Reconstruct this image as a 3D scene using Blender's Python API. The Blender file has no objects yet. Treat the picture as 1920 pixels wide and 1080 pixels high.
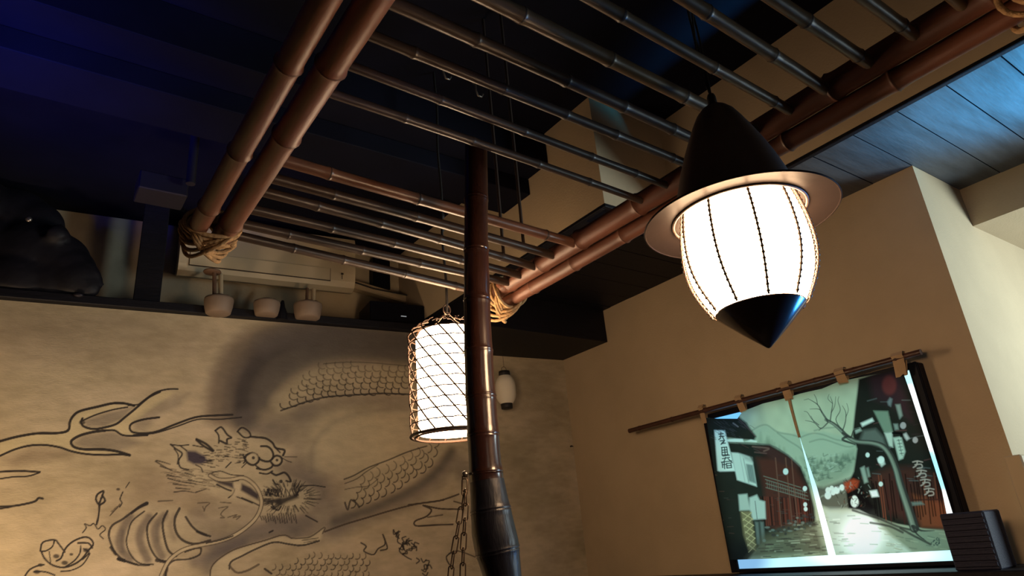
import bpy, math, random
import numpy as np
from mathutils import Matrix, Vector
random.seed(7); RNG = np.random.default_rng(7)
PI = math.pi

# ------------------------------------------------------------------ camera
H = 1.2                                   # phone height above the floor
F = 1263.7                                # focal length for a 1920 px wide frame
CR = np.array([[0.81415666, -0.57450327, -0.08423135],
               [-0.1448508, -0.34143403, 0.92867704],
               [-0.56228745, -0.74388762, -0.36119805]])   # world axes seen by the camera
scene = bpy.context.scene
cam_d = bpy.data.cameras.new('camera'); cam = bpy.data.objects.new('camera', cam_d)
scene.collection.objects.link(cam)
cam_d.sensor_width = 36; cam_d.lens = F / 1920 * 36; cam_d.clip_start = 0.02
_m = Matrix([list(CR.T[i]) + [0] for i in range(3)] + [[0, 0, 0, 1]])
_m.translation = Vector((0, 0, H))
cam.matrix_world = _m
scene.camera = cam
scene.view_settings.view_transform = 'Standard'
scene.view_settings.look = 'None'
scene.view_settings.exposure = 0.4
scene.view_settings.gamma = 1
scene.view_settings.use_curve_mapping = False

# ------------------------------------------------------------------ world and lights
w = bpy.data.worlds.new('world'); scene.world = w; w.use_nodes = True
bg = w.node_tree.nodes['Background']
bg.inputs[0].default_value = (0.42, 0.5, 1.0, 1); bg.inputs[1].default_value = 0.010

def area(name, loc, target, size, power, col, shape='DISK', spread=PI):
    l = bpy.data.lights.new(name, 'AREA'); l.shape = shape; l.size = size; l.energy = power; l.color = col
    l.spread = spread
    o = bpy.data.objects.new(name, l); scene.collection.objects.link(o)
    o.location = Vector(loc) + Vector((0, 0, H))
    o.rotation_euler = (Vector(target) - Vector(loc)).to_track_quat('-Z', 'Y').to_euler()
    return o
def spot(name, loc, target, power, col, angle, blend=0.4, size=0.05):
    l = bpy.data.lights.new(name, 'SPOT'); l.energy = power; l.color = col
    l.spot_size = math.radians(angle); l.spot_blend = blend; l.shadow_soft_size = size
    o = bpy.data.objects.new(name, l); scene.collection.objects.link(o)
    o.location = Vector(loc) + Vector((0, 0, H))
    o.rotation_euler = (Vector(target) - Vector(loc)).to_track_quat('-Z', 'Y').to_euler()
    return o
# daylight that comes through the alcove on the right
area('alcove_daylight', (3.5, -0.55, 0.25), (2.75, 0.80, 0.55), 0.8, 13, (0.76, 0.93, 0.95), spread=1.7)
# blue light thrown up on the plank ceiling from the right
spot('blue_uplight', (2.55, -0.75, 0.10), (2.26, 0.26, 1.13), 800, (0.05, 0.48, 0.88), 28, 0.9, 0.10)
# blue screen further right in the alcove
area('blue_screen_light', (3.0, 0.0, -0.20), (0.95, 0.58, 0.25), 0.5, 0.8, (0.04, 0.34, 1.0), 'SQUARE', 0.30)
# added warm fill below the frame, brightens the painted wall and the rack
area('mural_fill_light', (-0.2, 2.0, -0.85), (0.0, 3.0, 0.25), 0.35, 4.6, (1.0, 0.72, 0.50), spread=1.9)
# dim room light behind the camera
area('room_light', (0.2, -1.6, 0.9), (1.6, 1.6, 0.9), 0.8, 0.9, (1.0, 0.86, 0.66))
# golden spot on the left end of the painting, added blue spot tinting the left ceiling
area('golden_light', (-0.75, 2.3, -0.45), (-0.25, 3.0, 0.05), 0.15, 1.5, (1.0, 0.62, 0.16), spread=1.5)
spot('ceiling_blue_glow', (-0.9, 1.35, 0.55), (-0.22, 2.05, 1.55), 150, (0.04, 0.07, 1.0), 52, 1.0, 0.1)

# ------------------------------------------------------------------ reading points
def ray(u, v):
    return CR.T @ np.array([(u - 960) / F, -(v - 540) / F, -1.0])
def atx(u, v, x): r = ray(u, v); return r * x / r[0]
def aty(u, v, y): r = ray(u, v); return r * y / r[1]
def atz(u, v, z): r = ray(u, v); return r * z / r[2]
MYAW = math.radians(-6.1)
MD = np.array([math.cos(MYAW), math.sin(MYAW), 0.0])      # along the painted wall, to the right
MN = np.array([-MD[1], MD[0], 0.0])                       # away from the room
MP = np.array([2.4, 2.763, 0.0])
def mw(s, z, off=0): return MP + MD * s + MN * off + np.array([0, 0, z])
def atm(u, v, off=0):
    r = ray(u, v); t = ((MP + MN * off) @ MN) / (r @ MN); P = r * t - MP
    return np.array([P @ MD, P[2]])
def atM(u, v, off=0):
    s = atm(u, v, off); return mw(s[0], s[1], off)
def pix(P):
    c = np.asarray(P) @ CR.T
    return 960 + F * c[..., 0] / -c[..., 2], 540 - F * c[..., 1] / -c[..., 2]

# ------------------------------------------------------------------ materials
def mat(name, col, rough=0.6, metal=0.0, bump=0.0, bscale=60, var=0.0, vscale=6, var_col=None, spec=0.5,
        emit=None, estr=0, attr=None, stretch=(1, 1, 1), coat=0.0):
    m = bpy.data.materials.new(name); m.use_nodes = True
    nt = m.node_tree; b = nt.nodes['Principled BSDF']
    b.inputs['Base Color'].default_value = (*col, 1); b.inputs['Roughness'].default_value = rough
    b.inputs['Metallic'].default_value = metal; b.inputs['Specular IOR Level'].default_value = spec
    b.inputs['Coat Weight'].default_value = coat
    tc = nt.nodes.new('ShaderNodeTexCoord'); mp = nt.nodes.new('ShaderNodeMapping')
    mp.inputs['Scale'].default_value = stretch
    nt.links.new(tc.outputs['Object'], mp.inputs['Vector'])
    src = None
    if attr:
        a = nt.nodes.new('ShaderNodeAttribute'); a.attribute_name = attr; src = a.outputs['Color']
        nt.links.new(src, b.inputs['Base Color'])
    if var > 0:
        n = nt.nodes.new('ShaderNodeTexNoise'); n.inputs['Scale'].default_value = vscale
        n.inputs['Detail'].default_value = 6; n.inputs['Roughness'].default_value = 0.6
        nt.links.new(mp.outputs[0], n.inputs['Vector'])
        r = nt.nodes.new('ShaderNodeMapRange'); r.inputs['From Min'].default_value = 0.35; r.inputs['From Max'].default_value = 0.65
        nt.links.new(n.outputs['Fac'], r.inputs['Value'])
        mx = nt.nodes.new('ShaderNodeMix'); mx.data_type = 'RGBA'
        vc = var_col or tuple(c * (1 - var) for c in col)
        if src is not None: nt.links.new(src, mx.inputs['A'])
        else: mx.inputs['A'].default_value = (*col, 1)
        mx.inputs['B'].default_value = (*vc, 1)
        if attr:
            mx.blend_type = 'MULTIPLY'; mx.inputs['B'].default_value = (1 - var, 1 - var, 1 - var, 1)
        nt.links.new(r.outputs[0], mx.inputs['Factor'])
        nt.links.new(mx.outputs['Result'], b.inputs['Base Color'])
    if bump > 0:
        n2 = nt.nodes.new('ShaderNodeTexNoise'); n2.inputs['Scale'].default_value = bscale; n2.inputs['Detail'].default_value = 4
        nt.links.new(mp.outputs[0], n2.inputs['Vector'])
        bp = nt.nodes.new('ShaderNodeBump'); bp.inputs['Strength'].default_value = bump; bp.inputs['Distance'].default_value = 0.004
        nt.links.new(n2.outputs['Fac'], bp.inputs['Height']); nt.links.new(bp.outputs[0], b.inputs['Normal'])
    if emit:
        b.inputs['Emission Color'].default_value = (*emit, 1); b.inputs['Emission Strength'].default_value = estr
    return m

M = {}
M['plaster'] = mat('beige_plaster', (0.50, 0.39, 0.255), 0.85, bump=0.25, bscale=140, var=0.10, vscale=3)
M['alcove'] = mat('pale_plaster', (0.62, 0.56, 0.44), 0.85, bump=0.2, bscale=140, var=0.06, vscale=3)
M['niche'] = mat('niche_plaster', (0.50, 0.42, 0.29), 0.85, bump=0.2, bscale=80, var=0.22, vscale=4)
M['mural'] = mat('painted_plaster', (0.5, 0.4, 0.28), 0.8, bump=0.35, bscale=90, attr='paint', var=0.16, vscale=14, stretch=(1, 1, 2.2))
M['black'] = mat('black_paint', (0.0045, 0.005, 0.013), 0.8, spec=0.12, bump=0.1, bscale=30, var=0.4, vscale=3)
M['black_wood'] = mat('black_stained_wood', (0.006, 0.006, 0.011), 0.55, spec=0.25, bump=0.3, bscale=30, stretch=(1, 12, 12), var=0.4, vscale=8)
M['plank'] = mat('dark_blue_grey_plank', (0.085, 0.095, 0.115), 0.5, bump=0.3, bscale=16, var=0.45, vscale=3, stretch=(1, 7, 1))
M['floor'] = mat('floor_wood', (0.06, 0.035, 0.02), 0.4, bump=0.2, bscale=20, var=0.4, vscale=5, stretch=(1, 8, 1))
M['rail'] = mat('red_brown_bamboo', (0.19, 0.070, 0.040), 0.48, bump=0.15, bscale=40, var=0.45, vscale=9, stretch=(3, 0.6, 3))
M['slat_tan'] = mat('tan_bamboo', (0.15, 0.095, 0.05), 0.36, bump=0.12, bscale=50, var=0.45, vscale=12, stretch=(0.6, 3, 3))
M['rail_node'] = mat('bamboo_ring', (0.12, 0.05, 0.03), 0.5)
M['slat'] = mat('smoked_bamboo', (0.060, 0.036, 0.026), 0.38, bump=0.12, bscale=50, var=0.45, vscale=12, stretch=(0.6, 3, 3))
M['slat_red'] = mat('reddish_bamboo', (0.17, 0.075, 0.045), 0.34, bump=0.12, bscale=50, var=0.4, vscale=12, stretch=(0.6, 3, 3))
M['node'] = mat('bamboo_node_scar', (0.035, 0.02, 0.014), 0.6)
M['post'] = mat('dark_smoked_bamboo', (0.045, 0.017, 0.012), 0.26, bump=0.12, bscale=30, var=0.45, vscale=7, stretch=(3, 3, 0.5), coat=0.3)
M['root'] = mat('blackened_bamboo_root', (0.014, 0.014, 0.022), 0.38, bump=0.5, bscale=25, var=0.3, vscale=14, stretch=(3, 3, 0.6))
M['rope'] = mat('straw_rope', (0.42, 0.25, 0.11), 0.8, bump=0.9, bscale=180, var=0.4, vscale=60)
M['cord'] = mat('black_cord', (0.012, 0.010, 0.010), 0.6, bump=0.3, bscale=200)
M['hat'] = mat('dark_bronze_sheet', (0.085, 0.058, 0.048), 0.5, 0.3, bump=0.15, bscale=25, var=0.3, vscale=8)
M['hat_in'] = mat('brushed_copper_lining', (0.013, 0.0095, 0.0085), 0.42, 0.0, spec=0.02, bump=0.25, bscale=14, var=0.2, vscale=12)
M['cone'] = mat('black_enamel', (0.026, 0.019, 0.024), 0.20, 0.0, spec=0.8, coat=0.5, bump=0.1, bscale=30)
M['net'] = mat('twine_net', (0.07, 0.032, 0.015), 0.7, bump=0.4, bscale=300)
M['wire'] = mat('dark_wire', (0.03, 0.016, 0.010), 0.5)
M['paper'] = mat('lit_paper', (0.8, 0.7, 0.5), 0.8, emit=(1.0, 0.64, 0.36), estr=38, bump=0.05)
M['paper2'] = mat('lit_paper_small', (0.8, 0.7, 0.5), 0.8, emit=(1.0, 0.69, 0.42), estr=17, bump=0.05)
M['fixture'] = mat('cream_glaze', (0.22, 0.16, 0.12), 0.6, bump=0.2)
M['white_paper'] = mat('unlit_white_paper', (0.74, 0.68, 0.56), 0.7, bump=0.1)
M['ac'] = mat('cream_plastic', (0.56, 0.47, 0.32), 0.45, bump=0.03)
M['ac_dark'] = mat('dark_slot', (0.05, 0.035, 0.025), 0.6)
M['pipe'] = mat('beige_duct_cover', (0.50, 0.40, 0.26), 0.6, bump=0.05)
M['pipe_brown'] = mat('brown_metal_pipe', (0.14, 0.08, 0.05), 0.5, bump=0.05)
M['chain'] = mat('aged_iron', (0.20, 0.15, 0.11), 0.35, 0.85, bump=0.3, bscale=150)
M['carving'] = mat('dark_carved_wood', (0.008, 0.007, 0.012), 0.6, spec=0.3, bump=0.8, bscale=22, var=0.4, vscale=10)
M['bezel'] = mat('glossy_black_plastic', (0.003, 0.0035, 0.009), 0.5, bump=0.02, spec=0.15)
M['speaker'] = mat('navy_black_mesh', (0.007, 0.008, 0.030), 0.7, bump=0.4, bscale=200)
M['tab'] = mat('tan_cotton', (0.42, 0.29, 0.17), 0.85, bump=0.4, bscale=220)
M['rod'] = mat('dark_bamboo_rod', (0.075, 0.028, 0.018), 0.4, bump=0.1, bscale=50, var=0.4, vscale=20)
M['led'] = mat('small_light_strip', (0.3, 0.3, 0.3), 0.5, emit=(0.7, 0.75, 0.8), estr=0.25)
M['grey_metal'] = mat('dull_grey_metal', (0.016, 0.014, 0.022), 0.5, 0.4, bump=0.1)
M['steel'] = mat('small_steel', (0.4, 0.36, 0.32), 0.3, 0.9, bump=0.1)

def cloth_material():
    m = bpy.data.materials.new('printed_cotton'); m.use_nodes = True; nt = m.node_tree
    for n in list(nt.nodes): nt.nodes.remove(n)
    out = nt.nodes.new('ShaderNodeOutputMaterial'); a = nt.nodes.new('ShaderNodeAttribute'); a.attribute_name = 'paint'
    d = nt.nodes.new('ShaderNodeBsdfDiffuse'); t = nt.nodes.new('ShaderNodeBsdfTranslucent'); mx = nt.nodes.new('ShaderNodeMixShader')
    tc = nt.nodes.new('ShaderNodeTexCoord'); wv = nt.nodes.new('ShaderNodeTexNoise'); wv.inputs['Scale'].default_value = 500
    bp = nt.nodes.new('ShaderNodeBump'); bp.inputs['Strength'].default_value = 0.2; bp.inputs['Distance'].default_value = 0.001
    nt.links.new(tc.outputs['Object'], wv.inputs['Vector']); nt.links.new(wv.outputs['Fac'], bp.inputs['Height'])
    nt.links.new(bp.outputs[0], d.inputs['Normal'])
    nt.links.new(a.outputs['Color'], d.inputs['Color']); nt.links.new(a.outputs['Color'], t.inputs['Color'])
    mx.inputs[0].default_value = 0.62
    nt.links.new(d.outputs[0], mx.inputs[1]); nt.links.new(t.outputs[0], mx.inputs[2]); nt.links.new(mx.outputs[0], out.inputs['Surface'])
    return m
M['cloth'] = cloth_material()
def screen_material():
    m = bpy.data.materials.new('lit_screen'); m.use_nodes = True; nt = m.node_tree
    b = nt.nodes['Principled BSDF']; b.inputs['Base Color'].default_value = (0.01, 0.01, 0.01, 1); b.inputs['Roughness'].default_value = 0.2
    a = nt.nodes.new('ShaderNodeAttribute'); a.attribute_name = 'paint'
    nt.links.new(a.outputs['Color'], b.inputs['Emission Color']); b.inputs['Emission Strength'].default_value = 1.1
    return m
M['screen'] = screen_material()

# ------------------------------------------------------------------ object helpers
WORLD = {}                                  # world origin of every object, eye-height coordinates
def link(o, parent, origin):
    scene.collection.objects.link(o)
    if parent is not None:
        o.parent = parent; o.location = Vector(origin) - Vector(WORLD[parent.name])
    else: o.location = Vector(origin) + Vector((0, 0, H))
    WORLD[o.name] = tuple(origin)
    return o
def thing(name, label, cat, loc, group=None):
    o = bpy.data.objects.new(name, None); o.empty_display_size = 0.05
    link(o, None, loc); o['label'] = label; o['category'] = cat
    if group: o['group'] = group
    return o
def tag(o, label=None, cat=None, group=None, kind=None):
    if label: o['label'] = label
    if cat: o['category'] = cat
    if group: o['group'] = group
    if kind: o['kind'] = kind
    return o

class MB:
    def __init__(s): s.v = []; s.f = []; s.sm = []; s.mi = []; s.cur = 0
    def add(s, vs, fs, smooth=False):
        k = len(s.v); s.v += [tuple(map(float, p)) for p in vs]
        for f in fs: s.f.append(tuple(i + k for i in f)); s.sm.append(smooth); s.mi.append(s.cur)
    def obox(s, c, ax, h, bev=0.0):
        """box with centre c, unit axes ax (3 rows), half sizes h; bevelled edges when bev > 0"""
        c = np.array(c, float); ax = np.array(ax, float); h = np.array(h, float)
        if bev <= 0:
            vs = [c + ax[0] * h[0] * i + ax[1] * h[1] * j + ax[2] * h[2] * k for i in (-1, 1) for j in (-1, 1) for k in (-1, 1)]
            s.add(vs, [(0, 1, 3, 2), (4, 6, 7, 5), (0, 4, 5, 1), (2, 3, 7, 6), (0, 2, 6, 4), (1, 5, 7, 3)]); return
        vs = []; idx = {}
        for i in (-1, 1):
            for j in (-1, 1):
                for k in (-1, 1):
                    sg = np.array((i, j, k))
                    for d in range(3):
                        hh = h - bev; hh[d] = h[d]
                        idx[(i, j, k, d)] = len(vs); vs.append(c + (sg * hh) @ ax)
        fs = []
        for d in range(3):
            a, b = [q for q in range(3) if q != d]
            for sgn in (-1, 1):
                loop = []
                for (p, q) in ((-1, -1), (1, -1), (1, 1), (-1, 1)):
                    t = [0, 0, 0]; t[d] = sgn; t[a] = p; t[b] = q; loop.append(idx[(*t, d)])
                fs.append(loop if (sgn > 0) == (d != 1) else loop[::-1])
        for d in range(3):
            a, b = [q for q in range(3) if q != d]
            for p in (-1, 1):
                for q in (-1, 1):
                    t0 = [0, 0, 0]; t0[a] = p; t0[b] = q; t1 = t0[:]; t0[d] = -1; t1[d] = 1
                    f = [idx[(*t0, a)], idx[(*t1, a)], idx[(*t1, b)], idx[(*t0, b)]]; fs.append(f)
        for i in (-1, 1):
            for j in (-1, 1):
                for k in (-1, 1): fs.append([idx[(i, j, k, d)] for d in range(3)])
        s.add(vs, fs)
    def box(s, a, b, bev=0.0):
        a = np.array(a, float); b = np.array(b, float)
        s.obox((a + b) / 2, np.eye(3), abs(b - a) / 2, bev)
    def tube(s, pts, rad, n=12, caps=True, smooth=True, closed=False):
        P = [np.array(p, float) for p in pts]; m = len(P)
        R = [rad] * m if np.isscalar(rad) else list(rad)
        T = []
        for i in range(m):
            if closed: t = P[(i + 1) % m] - P[i - 1]
            else: t = P[min(i + 1, m - 1)] - P[max(i - 1, 0)]
            T.append(t / (np.linalg.norm(t) + 1e-12))
        up = np.array([0, 0, 1.0]) if abs(T[0][2]) < 0.9 else np.array([1.0, 0, 0])
        U = np.cross(T[0], up); U /= np.linalg.norm(U)
        vs = []
        for i in range(m):
            U = U - T[i] * (U @ T[i]); U /= np.linalg.norm(U); V = np.cross(T[i], U)
            for k in range(n):
                a = 2 * PI * k / n; vs.append(P[i] + (U * math.cos(a) + V * math.sin(a)) * R[i])
        fs = []
        for i in range(m if closed else m - 1):
            j = (i + 1) % m
            for k in range(n):
                k2 = (k + 1) % n; fs.append((i * n + k, i * n + k2, j * n + k2, j * n + k))
        s.add(vs, fs, smooth)
        if caps and not closed:
            s.add([vs[k] for k in range(n)], [tuple(range(n))[::-1]]); s.add([vs[(m - 1) * n + k] for k in range(n)], [tuple(range(n))])
    def lathe(s, prof, c, n=48, smooth=True, a0=0, a1=2 * PI):
        """prof: list of (r, z) ; c=(x,y,z0)"""
        full = abs(a1 - a0 - 2 * PI) < 1e-6; cols = n if full else n + 1
        vs = []
        for r, z in prof:
            for k in range(cols):
                a = a0 + (a1 - a0) * k / n; vs.append((c[0] + r * math.cos(a), c[1] + r * math.sin(a), c[2] + z))
        fs = []
        for i in range(len(prof) - 1):
            for k in range(n):
                k2 = (k + 1) % cols; fs.append((i * cols + k, i * cols + k2, (i + 1) * cols + k2, (i + 1) * cols + k))
        s.add(vs, fs, smooth)
    def blob(s, c, r, ax=None, n=10, m=7):
        c = np.array(c, float); ax = np.eye(3) if ax is None else np.array(ax); r = np.array([r] * 3 if np.isscalar(r) else r, float)
        vs = []
        for i in range(m + 1):
            t = PI * i / m
            for k in range(n):
                a = 2 * PI * k / n
                vs.append(c + (np.array([math.sin(t) * math.cos(a), math.sin(t) * math.sin(a), math.cos(t)]) * r) @ ax)
        fs = [(i * n + k, i * n + (k + 1) % n, (i + 1) * n + (k + 1) % n, (i + 1) * n + k) for i in range(m) for k in range(n)]
        s.add(vs, fs, True)
    def build(s, name, m, parent=None, origin=None):
        V = np.array(s.v, float)
        if origin is None:
            if parent is not None: origin = WORLD[parent.name]
            else: origin = ((V[:, 0].min() + V[:, 0].max()) / 2, (V[:, 1].min() + V[:, 1].max()) / 2, V[:, 2].min())
        V = V - np.array(origin)
        me = bpy.data.meshes.new(name); me.from_pydata(V.tolist(), [], s.f)
        for q in (m if isinstance(m, (list, tuple)) else [m]): me.materials.append(q)
        me.polygons.foreach_set('use_smooth', s.sm); me.polygons.foreach_set('material_index', s.mi); me.update()
        return link(bpy.data.objects.new(name, me), parent, origin)
def struct(name, mb, m, parent=None):
    o = mb.build(name, m, parent)
    if parent is None: o['kind'] = 'structure'
    return o
def bx(name, a, b, m, parent=None, bev=0.0, st=False):
    mb = MB(); mb.box(a, b, bev)
    o = mb.build(name, m, parent)
    if st: o['kind'] = 'structure'
    return o

# ------------------------------------------------------------------ painter: colour attribute grids on real surfaces
class Canvas:
    """P: (ny,nx,3) points of the surface; to_ij maps a read-off point to grid indices"""
    def __init__(s, P, to_ij, base):
        s.P = P; s.ny, s.nx = P.shape[:2]; s.U, s.V = pix(P); s.to_ij = to_ij
        s.C = np.empty((s.ny, s.nx, 3)); s.C[:] = base
    def win(s, pts, pad):
        q = []
        for (x, y) in pts:
            for dx in (-pad, pad):
                for dy in (-pad, pad): q.append(s.to_ij(x + dx, y + dy))
        q = np.array(q); i0, j0 = np.floor(q.min(0)).astype(int) - 1; i1, j1 = np.ceil(q.max(0)).astype(int) + 2
        i0 = max(i0, 0); j0 = max(j0, 0); i1 = min(i1, s.ny); j1 = min(j1, s.nx)
        return (slice(i0, i1), slice(j0, j1)) if i1 > i0 and j1 > j0 else None
    def mixin(s, W, A, col):
        s.C[W] += (np.array(col) - s.C[W]) * A[..., None]
    def stroke(s, pts, w, col, a=1.0, soft=0.8, w1=None, smooth=True):
        pts = np.array(pts, float)
        if smooth and len(pts) > 2:
            out = []
            for i in range(len(pts) - 1):
                p0 = pts[max(i - 1, 0)]; p1 = pts[i]; p2 = pts[i + 1]; p3 = pts[min(i + 2, len(pts) - 1)]
                for t in (0, 0.25, 0.5, 0.75):
                    out.append(0.5 * ((2 * p1) + (-p0 + p2) * t + (2 * p0 - 5 * p1 + 4 * p2 - p3) * t * t + (-p0 + 3 * p1 - 3 * p2 + p3) * t ** 3))
            out.append(pts[-1]); pts = np.array(out)
        n = len(pts); w1 = w if w1 is None else w1
        W = s.win(pts, max(w, w1) / 2 + soft + 2)
        if W is None: return
        U = s.U[W]; V = s.V[W]; A = np.zeros(U.shape)
        big = n * U.size > 3e6
        for i in range(n - 1):
            (x0, y0), (x1, y1) = pts[i], pts[i + 1]; dx, dy = x1 - x0, y1 - y0; L = dx * dx + dy * dy + 1e-9
            wa = w + (w1 - w) * i / max(n - 1, 1); wb = w + (w1 - w) * (i + 1) / max(n - 1, 1)
            sub = s.win(pts[i:i + 2], max(wa, wb) / 2 + soft + 2)
            if sub is None: continue
            us = s.U[sub]; vs = s.V[sub]
            t = np.clip(((us - x0) * dx + (vs - y0) * dy) / L, 0, 1)
            d = np.hypot(us - x0 - t * dx, vs - y0 - t * dy)
            k = np.clip((wa + (wb - wa) * t) / 2 + soft / 2 - d, 0, soft) / soft
            k = k * k * (3 - 2 * k)
            r0 = sub[0].start - W[0].start; c0 = sub[1].start - W[1].start
            # sub windows always lie within the stroke's window, up to rounding
            r0a = max(r0, 0); c0a = max(c0, 0)
            kk = k[r0a - r0:, c0a - c0:]
            tgt = A[r0a:r0a + kk.shape[0], c0a:c0a + kk.shape[1]]
            np.maximum(tgt, kk[:tgt.shape[0], :tgt.shape[1]], out=tgt)
        s.mixin(W, A * a, col)
    def poly(s, pts, col, a=1.0, soft=0.0):
        W = s.win(pts, 2 + soft)
        if W is None: return
        U = s.U[W]; V = s.V[W]; ins = np.zeros(U.shape, bool); D = np.full(U.shape, 1e9)
        n = len(pts)
        for i in range(n):
            x0, y0 = pts[i]; x1, y1 = pts[(i + 1) % n]
            c = ((y0 > V) != (y1 > V)) & (U < (x1 - x0) * (V - y0) / ((y1 - y0) or 1e-9) + x0); ins ^= c
            if soft > 0:
                dx, dy = x1 - x0, y1 - y0; L = dx * dx + dy * dy + 1e-9
                t = np.clip(((U - x0) * dx + (V - y0) * dy) / L, 0, 1); D = np.minimum(D, np.hypot(U - x0 - t * dx, V - y0 - t * dy))
        if soft > 0:
            sd = np.where(ins, D, -D); A = np.clip(sd / soft * 0.5 + 0.5, 0, 1)
        else: A = ins.astype(float)
        s.mixin(W, A * a, col)
    def blob(s, c, rx, ry, col, a=1.0, soft=0.5):
        R = max(rx, ry) * (1 + soft) + 2; W = s.win([c], R)
        if W is None: return
        d = np.hypot((s.U[W] - c[0]) / rx, (s.V[W] - c[1]) / ry)
        k = np.clip((1 + soft / 2 - d) / soft, 0, 1); k = k * k * (3 - 2 * k)
        s.mixin(W, k * a, col)
    def mesh(s, name, m, parent, origin, mask=None, thickness=0):
        ny, nx = s.ny, s.nx
        me = bpy.data.meshes.new(name)
        idx = np.arange(ny * nx).reshape(ny, nx)
        q = np.stack([idx[:-1, :-1], idx[:-1, 1:], idx[1:, 1:], idx[1:, :-1]], -1).reshape(-1, 4)
        nf = len(q)
        me.vertices.add(ny * nx); me.vertices.foreach_set('co', (s.P - np.array(origin)).astype(np.float32).ravel())
        me.loops.add(nf * 4); me.loops.foreach_set('vertex_index', q.astype(np.int32).ravel())
        me.polygons.add(nf); me.polygons.foreach_set('loop_start', np.arange(0, nf * 4, 4, dtype=np.int32))
        try: me.polygons.foreach_set('loop_total', np.full(nf, 4, dtype=np.int32))
        except Exception: pass
        me.update(calc_edges=True)
        a = me.color_attributes.new('paint', 'FLOAT_COLOR', 'POINT')
        c4 = np.ones((ny * nx, 4), np.float32); c4[:, :3] = np.clip(s.C, 0, 1).reshape(-1, 3)
        a.data.foreach_set('color', c4.ravel())
        me.polygons.foreach_set('use_smooth', np.ones(nf, bool))
        me.materials.append(m); me.validate()
        return link(bpy.data.objects.new(name, me), parent, origin)
def crop(ox, oy, sc):
    return lambda pts: [(ox + x / sc, oy + y / sc) for x, y in pts]
# ------------------------------------------------------------------ the room
XR, XH, XJ, YG, ZC, ZL = 2.4, 1.982, 1.596, 1.514, 1.6, 1.13
bx('floor', (-3.4, -1.6, -1.3), (4.3, 3.6, -1.2), M['floor'], st=True)
bx('ceiling', (-3.4, -1.6, ZC), (XH + 0.02, 3.6, ZC + 0.1), M['black'], st=True)
bx('wall_right', (XR, 0.802, -1.2), (4.2, 3.2, ZL), M['plaster'], st=True)
# the deeper face of the pillar is lit plaster, same paint
alc = MB(); alc.box((2.774, -1.6, 0.975), (4.2, 0.802, ZL))
struct('wall_lintel', alc, M['plaster'])
bx('wall_alcove', (4.2, -1.6, -1.2), (4.3, 0.802, ZL), M['alcove'], st=True)
hd = MB(); hd.box((XH, -1.6, ZL + 0.006), (XH + 0.02, YG, ZC)); hd.box((XJ, YG, ZL + 0.006), (XH + 0.02, 3.5, ZC))
struct('wall_header', hd, M['plaster'])
tr = MB(); tr.box((XH - 0.002, -1.6, ZL - 0.008), (XH + 0.018, YG, ZL + 0.006), 0.002)
tr.box((XJ - 0.002, YG - 0.002, ZL - 0.008), (XH - 0.002, YG + 0.018, ZL + 0.006), 0.002)
tr.box((XJ - 0.002, YG + 0.018, ZL - 0.008), (XJ + 0.018, 3.2, ZL + 0.006), 0.002)
struct('trim_1', tr, M['black_wood'])
# low plank ceiling: backing with single planks under it
bk = MB(); bk.box((XH + 0.02, -1.6, ZL + 0.012), (2.774, 0.802, ZL + 0.05)); bk.box((XH + 0.02, 0.802, ZL + 0.012), (XR, YG, ZL + 0.05))
bk.box((XJ + 0.02, YG + 0.018, ZL + 0.001), (XR, 3.0, ZL + 0.05))
low = struct('ceiling_low', bk, M['black'])
y = 0.802 - 0.14 * 17
while y < 3.0:
    x0 = XH + 0.0185 if y < YG - 0.02 else XJ + 0.0185
    x1 = 2.774 if y < 0.80 else XR
    if y < YG < y + 0.14: x0 = XH + 0.0185
    dz = random.uniform(-0.001, 0.001)
    p = MB(); p.box((x0, y + 0.0018, ZL + dz - 0.001), (x1, y + 0.1382, ZL + 0.0115)); p.mi = [1, 1, 1, 1, 0, 1]
    if y > -1.6: p.build('plank', [M['plank'] if y < YG - 0.1 else M['black_wood'], M['black']], low)
    y += 0.14
# stepped black beam across the high ceiling, corner soffit, black ledge over the painted wall
be = MB(); be.box((-3.4, 1.79, 1.452), (XJ, 2.12, ZC), 0.003); be.box((-3.4, 1.925, 1.378), (XJ, 2.12, 1.452), 0.003)
struct('trim_2', be, M['black'])
so = MB(); so.box((1.6, 2.4, 0.957), (XR, 2.90, ZL - 0.001), 0.002); struct('trim_3', so, M['black_wood'])
def mbox(mb, s0, s1, z0, z1, o0, o1, bev=0.0):
    c = mw((s0 + s1) / 2, (z0 + z1) / 2, (o0 + o1) / 2)
    mb.obox(c, [MD, MN, (0, 0, 1)], (abs(s1 - s0) / 2, abs(o1 - o0) / 2, abs(z1 - z0) / 2), bev)
SLE = -0.815
le = MB(); mbox(le, -3.6, SLE, 1.047, 1.083, -0.035, 0.3, 0.003); struct('trim_4', le, M['black_wood'])
wb = MB(); mbox(wb, -3.6, 0.0, -1.2, 1.047, 0.003, 0.2); struct('wall_back', wb, M['plaster'])
ni = MB(); mbox(ni, -3.6, -0.70, 1.083, ZC, 0.3, 0.36); struct('wall_niche', ni, M['niche'])
wl = MB(); wl.box((-3.4, -1.6, -1.2), (-3.3, 3.4, ZC)); struct('wall_left', wl, M['plaster'])
sc0 = atm(248, 570)[0]; sc1 = atm(299, 573)[0]
co = MB(); mbox(co, sc0, sc1, 1.083, ZC, 0.0, 0.08, 0.003); struct('trim_5', co, M['black_wood'])

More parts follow.
